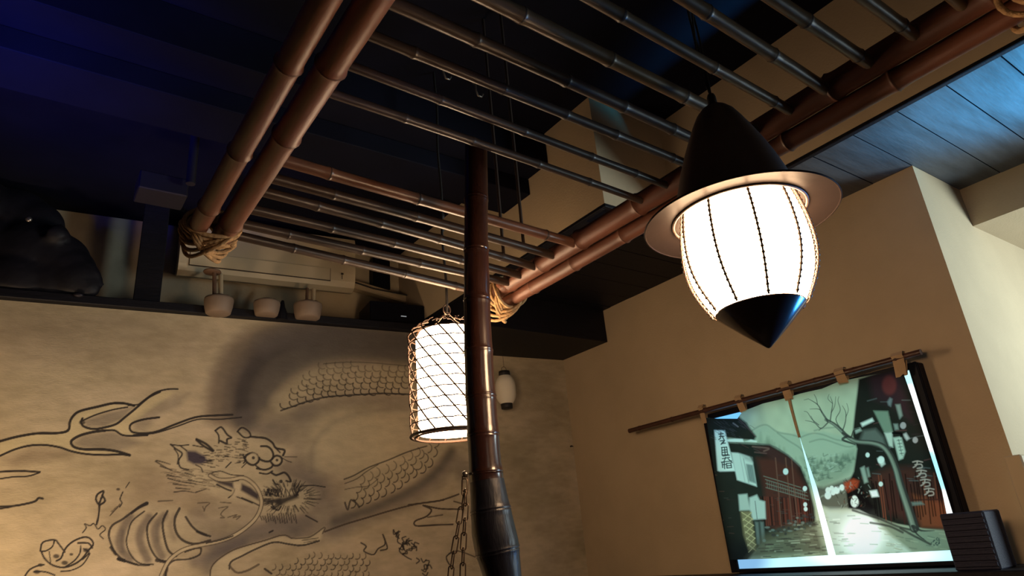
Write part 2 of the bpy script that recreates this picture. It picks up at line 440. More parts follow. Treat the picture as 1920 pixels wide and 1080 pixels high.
# ------------------------------------------------------------------ the ink painting on the back wall
INK = (0.018, 0.014, 0.016); INK2 = (0.075, 0.055, 0.04); GREY = (0.155, 0.135, 0.125); BROWN = (0.22, 0.16, 0.11); PALE = (0.50, 0.43, 0.29)
S0, S1, Z0, Z1, CE = -2.95, -0.0, -0.42, 1.046, 0.0026
nx = int((S1 - S0) / CE); ny = int((Z1 - Z0) / CE)
ss = np.linspace(S0, S1, nx); zz = np.linspace(Z0, Z1, ny)
P = np.empty((ny, nx, 3)); P[:] = MP; P += ss[None, :, None] * MD; P[..., 2] += zz[:, None]
def mural_ij(u, v):
    s = atm(u, v); return ((s[1] - Z0) / (Z1 - Z0) * (ny - 1), (s[0] - S0) / (S1 - S0) * (nx - 1))
cv = Canvas(P, mural_ij, (0.50, 0.415, 0.285))
def lump(nx_, ny_, cells, seed):
    r = np.random.default_rng(seed).random((cells[0] + 3, cells[1] + 3))
    gy = np.linspace(0, cells[0], ny_); gx = np.linspace(0, cells[1], nx_)
    iy = gy.astype(int); ix = gx.astype(int); fy = (gy - iy)[:, None]; fx = (gx - ix)[None, :]
    fy = fy * fy * (3 - 2 * fy); fx = fx * fx * (3 - 2 * fx)
    a = r[iy][:, ix]; b = r[iy][:, ix + 1]; c = r[iy + 1][:, ix]; d = r[iy + 1][:, ix + 1]
    return a * (1 - fx) * (1 - fy) + b * fx * (1 - fy) + c * (1 - fx) * fy + d * fx * fy
nz = 0.5 * lump(nx, ny, (7, 10), 1) + 0.3 * lump(nx, ny, (30, 28), 2) + 0.2 * lump(nx, ny, (120, 90), 3)
nz = (nz - 0.5)
cv.C *= (1 + 0.62 * nz)[..., None]
cv.C[..., 2] *= 1 + 0.15 * nz
A = crop(0, 560, 2.0766); B = crop(180, 720, 3.0); Cc = crop(380, 600, 2.25); D = crop(0, 700, 2.843); Ec = crop(600, 540, 2.0)
_st = cv.stroke
def S(pts, w, col, a=1.0, soft=0.8, w1=None, smooth=True):
    g = 1.35 if w < 8 else 1.0
    _st(pts, w * g, col, min(1, a * 1.12), soft, None if w1 is None else w1 * g, smooth)
# brown clouding
for c, rx, ry, a in (((120, 640), 160, 45, .30), ((60, 600), 120, 40, .25), ((330, 640), 90, 30, .20), ((250, 960), 70, 60, .18), ((620, 880), 60, 60, .35),
                     ((560, 900), 80, 50, .35), ((1010, 760), 40, 90, .2), ((960, 900), 60, 40, .15), ((1040, 1000), 40, 120, .2), ((240, 600), 60, 20, .2)):
    cv.blob(c, rx, ry, BROWN, a, 1.2)
# grey washes round the body of the dragon
S(Cc([(70, 390), (75, 300), (110, 200), (190, 110), (330, 60), (520, 50)]), 50, (0.17, 0.13, 0.10), 0.75, 36)
S(Cc([(170, 400), (170, 300), (215, 200), (300, 130), (430, 85), (600, 70), (760, 90), (900, 110)]), 58, (0.075, 0.062, 0.06), 0.95, 46, w1=56)
S(Cc([(180, 410), (200, 330), (260, 230), (330, 190)]), 34, INK, 0.5, 40)
S(Cc([(260, 100), (420, 60), (620, 70), (860, 80)]), 40, GREY, 0.5, 34)
S(Cc([(280, 440), (360, 410), (440, 400), (520, 370), (700, 345), (870, 350)]), 34, GREY, 0.42, 36)
S(Cc([(440, 400), (430, 500), (440, 600), (480, 690)]), 46, GREY, 0.45, 40)
S(Cc([(330, 660), (420, 700), (500, 780), (560, 840), (430, 880)]), 60, GREY, 0.50, 44)
S(Cc([(300, 860), (380, 900), (200, 900), (80, 960), (30, 1040)]), 34, GREY, 0.55, 24)
S(B([(640, 880), (760, 900), (900, 850), (980, 800), (1180, 780)]), 34, (0.13, 0.11, 0.11), 0.5, 26)
S(B([(560, 1000), (700, 950), (820, 900)]), 22, (0.10, 0.085, 0.10), 0.5, 20)
S(B([(620, 720), (760, 740), (860, 720)]), 50, GREY, 0.25, 36)
S(B([(300, 560), (420, 600), (560, 650)]), 60, BROWN, 0.35, 44)
cv.blob(Cc([(640, 520)])[0], 95, 62, (0.60, 0.52, 0.35), 0.75, 0.9)
S(Cc([(480, 600), (560, 480), (700, 420), (860, 400)]), 30, (0.58, 0.50, 0.34), 0.35, 40)
S(Cc([(460, 640), (470, 520), (580, 420), (760, 380), (860, 380)]), 10, GREY, 0.25, 14)
S(Cc([(250, 330), (330, 220), (450, 150), (620, 120), (860, 130)]), 54, (0.12, 0.105, 0.095), 0.8, 44)
S(Cc([(180, 420), (230, 470), (330, 480)]), 40, GREY, 0.5, 30)
# upper scaled body
S(Cc([(330, 350), (440, 270), (560, 240), (700, 245), (870, 255)]), 40, PALE, 0.42, 22, w1=50)
S(Cc([(330, 382), (380, 365), (430, 347), (520, 325), (640, 316), (760, 310), (870, 314)]), 2.4, INK, 0.75)
S(Cc([(510, 185), (600, 178), (700, 180), (800, 188), (870, 195)]), 1.6, INK, 0.45)
def scale_arc(c, r, ang, al=0.7, w=1.7, col=INK):
    pts = []
    for k in range(7):
        t = ang + (k / 6 - 0.5) * 2.6; pts.append((c[0] + r[0] * math.cos(t), c[1] + r[1] * math.sin(t)))
    S(pts, w * 0.7, col, al, 0.9, w1=w, smooth=False)
for row in range(6):
    y0 = -14 - row * 24
    for k in range(16):
        t = k / 15; x = 350 + t * 500 + row * 22 + (row % 2) * 16
        if x > 880: continue
        base = np.interp(x, [330, 430, 520, 640, 760, 870], [382, 347, 325, 316, 310, 314])
        if base + y0 < np.interp(x, [330, 420, 510, 640, 870], [350, 240, 190, 180, 192]): continue
        c = Cc([(x + random.uniform(-5, 5), base + y0 + random.uniform(-4, 4))])[0]
        scale_arc(c, (8.5, 7.5), 2.2 + 0.25 * t + random.uniform(-.2, .2), al=(0.85 - 0.09 * row) * (0.9 if x > 480 else 0.9), w=1.9)
# lower scaled body
S(Cc([(620, 740), (720, 690), (820, 640), (920, 590), (1000, 540)]), 34, PALE, 0.45, 20)
S(Cc([(560, 850), (660, 815), (740, 785), (840, 740), (930, 690), (1000, 625), (1050, 555)]), 17, (0.06, 0.05, 0.045), 0.62, 16)
S(Cc([(560, 880), (700, 820), (850, 760), (960, 690), (1060, 600), (1100, 640)]), 34, GREY, 0.45, 30)
S(Cc([(597, 672), (640, 655), (700, 622), (780, 592), (850, 562), (900, 545), (945, 532)]), 2.0, INK, 0.7)
S(Cc([(600, 690), (650, 670), (690, 640), (740, 610)]), 1.6, INK, 0.6)
S(Cc([(600, 715), (650, 705), (700, 700), (740, 670)]), 1.5, INK, 0.5)
for row in range(4):
    for k in range(11):
        t = k / 10; x = 625 + t * 330 + row * 14; yb = np.interp(x, [600, 700, 820, 900, 1000], [795, 765, 705, 655, 580]) - 14 - row * 30
        if yb < np.interp(x, [600, 700, 800, 900, 1000], [672, 622, 582, 545, 500]): continue
        c = Cc([(x + random.uniform(-4, 4), yb + random.uniform(-4, 4))])[0]
        scale_arc(c, (8.5, 9), 0.25 + random.uniform(-.25, .25), al=0.75 - 0.08 * row, w=1.8)
S(Cc([(600, 770), (612, 800), (625, 760), (650, 775), (660, 790)]), 2.6, INK, 0.7)
S(Cc([(515, 893), (600, 862), (700, 832), (800, 802), (900, 777), (1000, 762), (1080, 735)]), 2.4, INK2, 0.85)
# cloud swirl on the right
S(Cc([(868, 780), (940, 770), (1015, 760)]), 2.2, INK2, 0.9)
S(Cc([(1085, 798), (1000, 796), (930, 782), (965, 800), (945, 828), (897, 848), (900, 868), (960, 866), (1055, 862)]), 2.3, INK2, 0.9)
S(Cc([(950, 832), (1012, 822)]), 2, INK2, 0.7); S(Cc([(1060, 765), (1095, 775)]), 2, INK2, .8)
# bottom scaled body with pale rim
rim = B([(640, 1080), (650, 1030), (690, 985), (770, 935), (860, 905), (950, 880), (1050, 852), (1100, 868), (1200, 862), (1285, 808), (1260, 885), (1160, 912), (1100, 905), (1000, 893), (900, 930), (820, 970), (760, 1010), (750, 1080)])
cv.poly(rim, (0.56, 0.48, 0.33), 0.9, 3)
S(B([(640, 1085), (650, 1030), (690, 985), (770, 935), (860, 905), (950, 880), (1050, 850), (1100, 868)]), 2, INK2, 0.8)
S(B([(1100, 868), (1200, 862), (1285, 806), (1275, 840)]), 2, INK2, 0.7)
S(B([(750, 1040), (760, 1000), (820, 968), (900, 928), (1000, 890), (1080, 900), (1160, 908), (1255, 882)]), 2.6, INK, 0.8)
S(B([(1160, 880), (1250, 866)]), 1.6, INK, .6); S(B([(1170, 892), (1240, 880)]), 1.4, INK, .5)
S(B([(750, 1020), (790, 1060), (850, 1050), (915, 1015)]), 3, INK2, 0.7)
for row in range(5):
    for k in range(16):
        x = 300 + k * 27 + (row % 2) * 13; yy = 985 + row * 24 + 0.02 * x
        if x > 700 or (row == 0 and x < 430) or (row == 1 and x < 370): continue
        c = Cc([(x + random.uniform(-4, 4), yy + random.uniform(-4, 4))])[0]
        scale_arc(c, (5.8, 6.2), 0.7 + random.uniform(-.5, .5), al=0.72, w=1.7, col=INK2 if random.random() < 0.4 else INK)
S(Cc([(262, 1050), (290, 1070)]), 3, INK, .8)
S(Cc([(668, 940), (690, 955), (680, 975), (720, 990), (740, 965), (770, 945), (760, 905), (772, 935), (778, 965), (750, 972)]), 2, INK, .8)
for k in range(26):
    x = 820 + random.random() * 130; yy = 905 + (x - 820) * 1.0 + random.uniform(-25, 35); q = random.uniform(0, 6.3)
    S(Cc([(x, yy), (x + 16 * math.cos(q), yy + 16 * math.sin(q)), (x + 22 * math.cos(q + .9), yy + 22 * math.sin(q + .9))]), 1.9, INK, .75)
S(Cc([(828, 905), (822, 935), (840, 950), (830, 975), (860, 1000), (880, 1010)]), 1.8, INK, .8)
S(Cc([(880, 940), (900, 960), (870, 965)]), 1.8, INK, .8)
S(Cc([(1050, 980), (1028, 1000), (1040, 1030), (1058, 1040)]), 2, INK, .8); S(Cc([(1040, 985), (1080, 975), (1150, 1000)]), 1.8, INK, .7)
# claw-shaped cloud at the left
cv.poly(D([(0, 362), (200, 322), (365, 305), (375, 250), (430, 205), (600, 165), (700, 175), (560, 205), (440, 245), (450, 285), (520, 300), (660, 240), (790, 130), (853, 95), (930, 100), (760, 230), (700, 275), (690, 300), (760, 315), (700, 332), (650, 330), (600, 305), (480, 318), (400, 345), (380, 370), (400, 395), (560, 405), (690, 435), (460, 430), (320, 395), (160, 385), (0, 440)]), (0.62, 0.53, 0.33), 0.8, 3)
cv.poly(D([(450, 250), (680, 182), (715, 180), (650, 245), (560, 285), (460, 285)]), GREY, 0.55, 4)
cv.poly(D([(400, 370), (440, 330), (600, 308), (660, 335), (760, 370), (640, 415), (450, 402)]), GREY, 0.5, 5)
cv.poly(A([(520, 480), (560, 440), (620, 400), (740, 365), (700, 420), (620, 455), (560, 520), (520, 512)]), GREY, 0.35, 6)
cv.poly(D([(20, 460), (160, 395), (330, 405), (380, 440), (200, 470), (60, 500)]), BROWN, 0.5, 10)
for pts, wd in ((D([(0, 362), (90, 338), (200, 320), (300, 319), (362, 305), (372, 260), (392, 225), (430, 200), (520, 178), (600, 160), (660, 160), (715, 172)]), 3.6),
                (D([(440, 252), (500, 225), (560, 205), (620, 190), (680, 180)]), 2.2),
                (D([(440, 240), (432, 262), (450, 285), (500, 297), (560, 288), (620, 270), (665, 235), (720, 190), (790, 130), (853, 98)]), 3.2),
                (A([(540, 412), (600, 368), (650, 353), (692, 352)]), 2.4), (A([(500, 416), (540, 412)]), 2),
                (D([(560, 305), (610, 304), (650, 328), (700, 333), (785, 330)]), 2.8),
                (D([(560, 305), (500, 312), (430, 330), (385, 355), (380, 375), (400, 395), (450, 405), (540, 405), (620, 415), (692, 436)]), 3.8),
                (D([(0, 440), (80, 405), (160, 385), (240, 382), (320, 395), (380, 415), (460, 430), (560, 435), (640, 432), (690, 438)]), 3),
                (A([(620, 462), (560, 470), (515, 485), (505, 505), (525, 522), (600, 520), (680, 490), (760, 462), (830, 455), (905, 452)]), 3.0),
                (A([(520, 530), (600, 524), (690, 497), (770, 470), (850, 470), (940, 462)]), 2.0),
                (D([(0, 525), (100, 520), (212, 526)]), 3), (D([(0, 562), (80, 551), (150, 548), (208, 530)]), 2.2),
                (D([(0, 710), (80, 706), (180, 685), (205, 665), (228, 668)]), 3.2), (D([(0, 722), (60, 712)]), 2.2),
                (D([(218, 950), (215, 940), (230, 900), (290, 888), (312, 908), (345, 952)]), 2.4), (D([(290, 890), (278, 925), (240, 948), (215, 945)]), 2),
                (D([(222, 955), (240, 990), (280, 1022), (340, 1035), (400, 1015), (440, 985), (470, 945), (497, 912), (482, 882), (450, 873), (400, 890), (362, 918), (340, 950), (325, 985), (300, 1000)]), 2.6),
                (D([(262, 950), (270, 1010)]), 1.5), (D([(415, 905), (470, 905), (492, 930)]), 2.5), (D([(430, 920), (425, 960), (395, 1000), (350, 1030)]), 2),
                (D([(445, 935), (475, 955), (440, 992)]), 2), (D([(480, 960), (440, 1020), (380, 1050), (325, 1056)]), 1.8),
                (D([(130, 1085), (160, 1045), (212, 1022), (235, 1020)]), 2.4), (D([(180, 1058), (240, 1058), (292, 1076)]), 2.2),
                (D([(515, 805), (526, 755), (530, 700)]), 2.8), (D([(530, 705), (512, 675), (520, 645), (552, 628), (540, 665), (530, 700), (560, 680), (545, 650)]), 2.8),
                (D([(440, 850), (460, 822), (450, 802), (480, 812), (500, 800), (522, 830), (545, 812), (562, 832), (532, 860), (552, 882)]), 1.6),
                (D([(655, 632), (640, 670), (650, 690), (638, 712)]), 1.8), (D([(690, 580), (670, 610)]), 1.4)):
    S(pts, wd, INK, 0.88, 1.1)
for k in range(9): S(D([(585 + k * 5 - 2 * (k % 2), 760 - k * 6), (598 + k * 5, 745 - k * 5), (592 + k * 6, 735 - k * 5)]), 1.3, INK2, .7)
for c, r in ((D([(630, 618)])[0], 3), (D([(300, 975)])[0], 5), (D([(345, 1010)])[0], 5), (D([(460, 943)])[0], 5), (D([(380, 965)])[0], 3), (D([(438, 262)])[0], 5), (D([(197, 1058)])[0], 5), (D([(215, 1022)])[0], 4)):
    cv.blob(c, r * 1.2, r * .8, INK, .85, .7)
# belly plates
cv.poly(B([(290, 668), (150, 760), (80, 830), (90, 920), (160, 995), (240, 1020), (400, 1000), (560, 905), (640, 870), (640, 800), (470, 700)]), (0.49, 0.42, 0.30), 0.5, 6)
for pts, wd, al in ((B([(190, 750), (140, 840), (135, 920), (190, 985)]), 15, .6), (B([(300, 750), (250, 830), (250, 900), (290, 985)]), 15, .6), (B([(385, 740), (335, 800), (335, 880), (370, 970)]), 14, .55),
                    (B([(440, 740), (420, 800), (440, 870)]), 7, .3), (B([(560, 740), (620, 800), (700, 800)]), 30, .22), (B([(150, 830), (150, 940)]), 6, .5), (B([(350, 790), (345, 880)]), 6, .4)):
    S(pts, wd, (0.10, 0.08, 0.08), al, 10)
for pts, wd in ((B([(290, 668), (220, 708), (150, 760), (92, 795), (72, 845), (85, 900), (110, 950), (160, 992), (230, 1015)]), 3),
                (B([(272, 716), (205, 770), (182, 830), (172, 900), (200, 968), (250, 1010), (322, 1015)]), 2.2),
                (B([(342, 728), (292, 790), (290, 860), (310, 930), (350, 985), (405, 1000)]), 2.8),
                (B([(402, 715), (375, 780), (386, 870), (410, 940), (452, 968)]), 3.2), (B([(470, 700), (443, 760), (450, 830), (490, 880), (560, 900), (642, 880)]), 3.6),
                (B([(505, 748), (540, 800), (590, 840), (642, 856)]), 3.2), (B([(570, 830), (620, 850)]), 4), (B([(120, 985), (180, 1002), (235, 1018), (300, 1018)]), 2.6)):
    S(pts, wd, INK, .8, 1.1)
S(B([(285, 672), (240, 695), (198, 728)]), 5.5, INK, .9, 2, w1=3); S(B([(126, 984), (160, 994)]), 5, INK, .9); S(B([(340, 992), (400, 1002)]), 4.5, INK, .8); S(B([(85, 920), (110, 955)]), 4.5, INK, .8)
# arm under the whisker
S(B([(592, 925), (582, 960), (520, 985), (440, 992), (400, 1030), (390, 1080)]), 2.6, INK, .8)
S(B([(500, 945), (560, 925), (590, 925)]), 2.2, INK, .8); S(B([(430, 965), (400, 1010), (362, 1080)]), 2, INK2, .7)
S(B([(400, 1035), (390, 1080)]), 4, INK, .7)
# head
cv.poly(B([(430, 345), (560, 330), (660, 350), (680, 260), (730, 260), (760, 320), (820, 255), (860, 290), (950, 305), (1010, 350), (1060, 370), (1040, 440), (1000, 470), (1040, 500), (1100, 545), (1180, 570), (1250, 610), (1200, 690), (1080, 730), (950, 720), (920, 690), (780, 640), (650, 600), (520, 560), (450, 450)]), (0.52, 0.45, 0.31), 0.80, 10)
for k in range(110):       # mane around the brow, combed back to the left
    x = random.uniform(600, 860); yy = random.uniform(295, 470)
    if yy > 480 - (x - 600) * 0.15 or yy < 370 - (x - 600) * 0.25: continue
    L = random.uniform(14, 34); q = math.radians(random.uniform(150, 200)) + (x - 700) * 0.001
    S(B([(x, yy), (x + L * math.cos(q), yy + L * 0.55 * math.sin(q) - 3)]), random.uniform(.9, 1.9), INK if random.random() < .5 else INK2, .65, .9)
for k in range(46):        # cheek hair swept to the left
    x = random.uniform(420, 700); yy = 500 + (x - 420) * 0.12 + random.uniform(-45, 75); L = random.uniform(30, 75)
    S(B([(x, yy), (x - L * .55, yy - L * .13), (x - L, yy - L * .10)]), 1.6, INK2, .45, 1.1, w1=.8)
for pts in ([(335, 435), (380, 462), (422, 485)], [(340, 430), (380, 440), (418, 452)], [(362, 462), (430, 487)], [(400, 510), (480, 527)], [(405, 530), (470, 548), (560, 562)], [(435, 562), (512, 572)],
            [(450, 585), (530, 592)], [(440, 608), (500, 602), (552, 611)], [(500, 500), (560, 520)], [(520, 540), (600, 556)], [(350, 660), (432, 655)], [(560, 610), (620, 590)]):
    S(B(pts), 2.0, INK, .75, 1.1, w1=1.1)
cv.poly(B([(508, 375), (560, 378), (612, 405), (627, 432), (592, 452), (548, 450), (515, 432)]), (0.030, 0.022, 0.055), .95, 3)
for pts, wd in (([(420, 340), (450, 365), (485, 392), (465, 430), (476, 470), (520, 482)], 2.2), ([(420, 340), (470, 346), (522, 342)], 1.8), ([(470, 345), (510, 375)], 1.8), ([(440, 365), (462, 400), (458, 450)], 1.6),
                ([(565, 310), (620, 338), (660, 375)], 3.4), ([(565, 315), (600, 345), (655, 378)], 3), ([(545, 345), (600, 355)], 1.6), ([(560, 455), (590, 470), (600, 495)], 1.5),
                ([(670, 262), (690, 290), (690, 332)], 2.2), ([(672, 262), (705, 243), (738, 285), (762, 302), (738, 310), (738, 335)], 2.6), ([(795, 268), (822, 245), (860, 268), (868, 296), (832, 300), (798, 268)], 2.4),
                ([(868, 296), (910, 300), (955, 306), (992, 330), (1012, 360), (1060, 372), (1052, 402)], 3.0), ([(700, 320), (730, 335)], 3), ([(1010, 360), (1035, 385)], 2),
                ([(905, 400), (925, 425), (970, 436), (997, 410), (990, 375), (965, 352), (928, 350)], 3.0), ([(905, 398), (880, 388), (850, 398), (838, 420), (855, 445), (885, 456), (912, 438), (918, 415)], 3.0),
                ([(828, 400), (838, 432), (830, 445)], 2), ([(985, 440), (1002, 458), (1030, 455), (1046, 432), (1038, 410), (1012, 404), (992, 420)], 3.0), ([(1046, 415), (1075, 432), (1100, 440)], 1.2), ([(1060, 410), (1130, 410)], 1),
                ([(905, 475), (950, 482), (985, 470), (996, 452)], 2.8), ([(920, 500), (962, 506), (992, 490)], 2.4), ([(900, 460), (925, 478)], 2.2),
                ([(988, 500), (1010, 512), (1030, 508), (1060, 498), (1084, 520), (1096, 548)], 3.0), ([(995, 540), (1008, 560), (1025, 566)], 2.4), ([(1070, 545), (1090, 550), (1095, 540)], 2.4),
                ([(640, 512), (690, 536), (760, 545), (800, 540)], 3.0), ([(680, 565), (730, 590), (760, 600)], 2.4), ([(745, 640), (770, 620), (782, 590)], 1.8),
                ([(820, 640), (880, 665), (920, 685)], 1.8), ([(765, 625), (820, 645), (880, 670)], 1.6), ([(650, 500), (700, 490), (760, 510), (830, 515)], 1.4), ([(730, 470), (760, 440)], 1.8),
                ([(990, 675), (1005, 700), (1025, 710), (1040, 690)], 2.4), ([(985, 690), (1000, 705)], 2), ([(850, 440), (820, 470)], 1.4), ([(1150, 575), (1220, 570), (1290, 580)], 1.6), ([(1180, 740), (1245, 775)], 2), ([(975, 835), (995, 825)], 2.5)):
    S(B(pts), wd, INK, .85, 1.1)
cv.poly(B([(640, 510), (700, 545), (770, 552), (775, 590), (740, 575), (690, 560), (650, 525)]), (0.028, 0.02, 0.035), .92, 2.5)
cv.poly(B([(820, 560), (870, 582), (915, 620), (915, 655), (870, 630), (815, 598)]), (0.028, 0.02, 0.035), .95, 2.5)
cv.poly(B([(930, 638), (960, 650), (1010, 645), (1060, 638), (1135, 612), (1138, 640), (1080, 662), (1040, 684), (1000, 672), (940, 668)]), INK, .92, 3)
cv.poly(B([(1010, 650), (1040, 640), (1045, 680), (1015, 690)]), INK, .8, 3)
cv.poly(B([(778, 552), (812, 560), (806, 605), (785, 640), (760, 636), (780, 600)]), (0.56, 0.48, 0.34), .95, 2)
for c, r, col in (((885, 415), 26, (0.54, 0.47, 0.33)), ((1018, 430), 20, (0.54, 0.47, 0.33)), ((885, 415), 9, INK), ((1018, 428), 8, INK), ((1040, 548), 10, INK)):
    cv.blob(B([c])[0], r / 3, r / 3, col, .9, .5)
for k in range(120):       # bristling beard around the snout
    q = random.uniform(0, 2 * PI); r0 = random.uniform(55, 85); L = random.uniform(18, 50)
    cx, cy = 1085, 640
    p0 = (cx + r0 * 1.55 * math.cos(q), cy + r0 * 0.8 * math.sin(q)); p1 = (cx + (r0 + L) * 1.5 * math.cos(q), cy + (r0 + L) * 0.85 * math.sin(q))
    if p0[1] < 560 or p1[0] < 930: continue
    S(B([p0, p1]), 1.6, INK, .6, .9, w1=.8)
for k in range(40):        # bristles over the upper lip
    x = random.uniform(950, 1140); q = random.uniform(-2.2, -0.9)
    S(B([(x, 635 - abs(x - 1045) * 0.1), (x + 42 * math.cos(q), 632 + 42 * math.sin(q))]), 1.5, INK, .7, .9)
for k in range(16):        # lower fringe
    x = 925 + k * 13; S(B([(x, 735 + random.uniform(-10, 10)), (x + 8, 770 + random.uniform(-8, 14))]), 1.8, INK, .65, .9)
for pts in ([(572, 670), (638, 668), (618, 690), (608, 715)], [(600, 690), (610, 712)], [(690, 698), (742, 690), (716, 712), (702, 735), (722, 752), (700, 752)], [(742, 750), (792, 735), (772, 752), (812, 742), (790, 762)], [(700, 665), (760, 670)]):
    S(B(pts), 1.6, INK2, .7, 1)
# long whisker
wk = B([(642, 515), (690, 538), (760, 538), (830, 528), (888, 565), (922, 620), (930, 680), (902, 750), (842, 810), (762, 860), (680, 888), (600, 905), (520, 922), (460, 950), (405, 1000), (366, 1080)])
S(wk, 6.2, INK2, .8, 1.4); S(wk, 3.6, (0.54, 0.46, 0.32), .95, 1.2)
S(B([(770, 855), (700, 878), (620, 895)]), 2, INK, .8)
# whisker-like thin line next to the chain
mural = cv.mesh('mural', M['mural'], None, tuple(mw(-1.2, -0.42)))
tag(mural, 'ink painting of a coiled scaly dragon with bulging eyes covering the back wall', 'painting')

# ------------------------------------------------------------------ bamboo
def culm(mb, p0, p1, r, nodes, n=14, bow=0.0, bowdir=(0, 0, 1), r1=None, node_mat=1):
    """a bamboo stem from p0 to p1; nodes = positions 0..1 of its rings"""
    p0 = np.array(p0, float); p1 = np.array(p1, float); L = np.linalg.norm(p1 - p0); r1 = r if r1 is None else r1
    ts = {0.0, 1.0}; spec = []
    for t in nodes:
        for d in (-0.016, -0.006, -0.0028, -0.001, 0.0012, 0.003, 0.007, 0.018): spec.append((t + d / L, t, d))
    ts = sorted([0.0, 1.0] + [a for a, _, _ in spec if 0 < a < 1] + [k / 10 for k in range(1, 10)])
    pts = []; rad = []
    for t in ts:
        rr = r + (r1 - r) * t; d = min([abs(t - q) * L for q in nodes] or [9])
        rr *= 1 + 0.13 * math.exp(-(d / 0.0026) ** 2) + 0.05 * math.exp(-(d / 0.012) ** 2) - 0.02 * math.exp(-((d - 0.03) / 0.02) ** 2)
        for q in nodes:
            dd = (t - q) * L
            if -0.0022 < dd < -0.0002: rr *= 0.93
        pts.append(p0 + (p1 - p0) * t + np.array(bowdir) * bow * math.sin(PI * t)); rad.append(rr)
    k0 = len(mb.f); mb.tube(pts, rad, n)
    # narrow dark scar faces at the rings use the second material
    nr = len(pts)
    for i in range(nr - 1):
        tm = (ts[i] + ts[i + 1]) / 2
        if min([abs(tm - q) * L for q in nodes] or [9]) < 0.0019 and (ts[i + 1] - ts[i]) * L < 0.005:
            for k in range(n): mb.mi[k0 + i * n + k] = node_mat
def ring(mb, c, ax, ra, rb, r, n=22, m=6, wob=0.0, a0=0.0, a1=2 * PI):
    """elliptical rope winding: centre c, axes ax[0]*ra, ax[1]*rb"""
    pts = []; closed = abs(a1 - a0 - 2 * PI) < 1e-6
    for k in range(n if closed else n + 1):
        a = a0 + (a1 - a0) * k / n
        pts.append(np.array(c) + np.array(ax[0]) * ra * math.cos(a) + np.array(ax[1]) * rb * math.sin(a) + np.array(ax[2]) * wob * math.sin(2 * a + 1))
    mb.tube(pts, r, m, caps=not closed, closed=closed)

ZR = 0.75
rack = thing('bamboo_rack', 'hanging ladder-like rack of dark bamboo slats between bamboo rails, bound with straw rope', 'rack', (0.72, 0.9, ZR))
BN = [M['rail'], M['rail_node']]
def nodes_at(y0, y1, ys): return [(q - y0) / (y1 - y0) for q in ys]
mb = MB(); culm(mb, (0.262, 0.03, ZR - 0.002), (0.262, 1.56, ZR - 0.002), 0.0215, nodes_at(.03, 1.6, [0.22, .55, .90, 1.19, 1.44]), 20); mb.build('rail', BN, rack)
mb = MB(); culm(mb, (0.322, 0.03, ZR), (0.322, 1.56, ZR), 0.0245, nodes_at(.03, 1.6, [0.14, .45, .875, 1.10, 1.50]), 20); mb.build('rail', BN, rack)
mb = MB(); culm(mb, (1.155, 0.03, ZR + 0.012), (1.155, 1.655, ZR + 0.012), 0.0265, nodes_at(.03, 1.655, [0.2, .47, .74, .98, 1.2, 1.37, 1.53]), 20); mb.build('rail', BN, rack)
mb = MB(); culm(mb, (1.196, 0.03, ZR - 0.018), (1.196, 1.66, ZR - 0.018), 0.0205, nodes_at(.03, 1.66, [0.13, .38, .60, .87, 1.08, 1.28, 1.47]), 20); mb.build('rail', BN, rack)
SL = [(.110, .113, .010, 0), (.170, .175, .010, 0), (.232, .236, .010, 0), (.308, .312, .011, 0), (.380, .392, .0115, 0), (.443, .476, .0115, 0), (.522, .551, .010, 0), (.606, .632, .0125, 0), (.686, .717, .0112, 0),
      (.762, .787, .0095, 0), (.842, .874, .0085, 0), (.923, .955, .0085, 0), (1.163, 1.213, .0130, 1), (1.238, 1.302, .0115, 1), (1.300, 1.388, .0115, 1), (1.388, 1.458, .0115, 1), (1.466, 1.520, .0115, 1), (1.530, 1.625, .0115, 0)]
for i, (ya, yb, r, red) in enumerate(SL):
    mb = MB(); ph = random.uniform(0.1, 0.28); st = random.uniform(0.20, 0.27); nd = []
    t = ph
    while t < 0.98: nd.append(t); t += st * random.uniform(0.8, 1.2)
    culm(mb, (0.338, ya, ZR + 0.003), (1.140, yb, ZR + 0.004), r, nd, 12, bow=random.uniform(-.004, .004))
    mb.build('slat', [M['slat_tan'] if i <= 7 else M['slat_red'] if i == 12 else M['slat'], M['node']], rack)
def lashing(cx, cy, cz, w, hgt, seed):
    rnd = random.Random(seed); mb = MB(); X = (1, 0, 0); Y = (0, 1, 0); Z = (0, 0, 1)
    for k in range(4):
        ring(mb, (cx, cy - 0.030 + k * 0.019, cz), (X, Z, Y), w + rnd.uniform(-.002, .004), hgt + rnd.uniform(-.002, .004), 0.0052, n=28, wob=rnd.uniform(-.012, .012))
    for k in range(4):
        q = math.radians(28 + 9 * k); e = 1.0 + 0.05 * k
        ring(mb, (cx + 0.1 * w, cy + 0.012 * k, cz - 0.004 - 0.005 * k), ((math.cos(q), math.sin(q), 0), (0, 0, 1), (-math.sin(q), math.cos(q), 0)), w * e, hgt * (1.05 + .07 * k), 0.0052, n=28, wob=rnd.uniform(-.014, .014))
    for k in range(3):
        q = math.radians(-30 - 12 * k)
        ring(mb, (cx - 0.1 * w, cy + 0.010 * k, cz - 0.006 - 0.006 * k), ((math.cos(q), math.sin(q), 0), (0, 0, 1), (-math.sin(q), math.cos(q), 0)), w * (1.0 + .08 * k), hgt * (1.2 + .1 * k), 0.005, n=28, wob=0.012)
    mb.blob((cx + w * 0.85, cy + 0.02, cz - hgt * 0.7), (0.013, 0.012, 0.010))
    mb.build('lashing', M['rope'], rack)
lashing(0.292, 1.530, ZR + 0.006, 0.062, 0.030, 1)
lashing(1.176, 1.600, ZR + 0.000, 0.058, 0.046, 2)
lashing(1.176, 0.122, ZR + 0.000, 0.050, 0.036, 3)
lashing(0.292, 0.122, ZR + 0.004, 0.062, 0.034, 4)
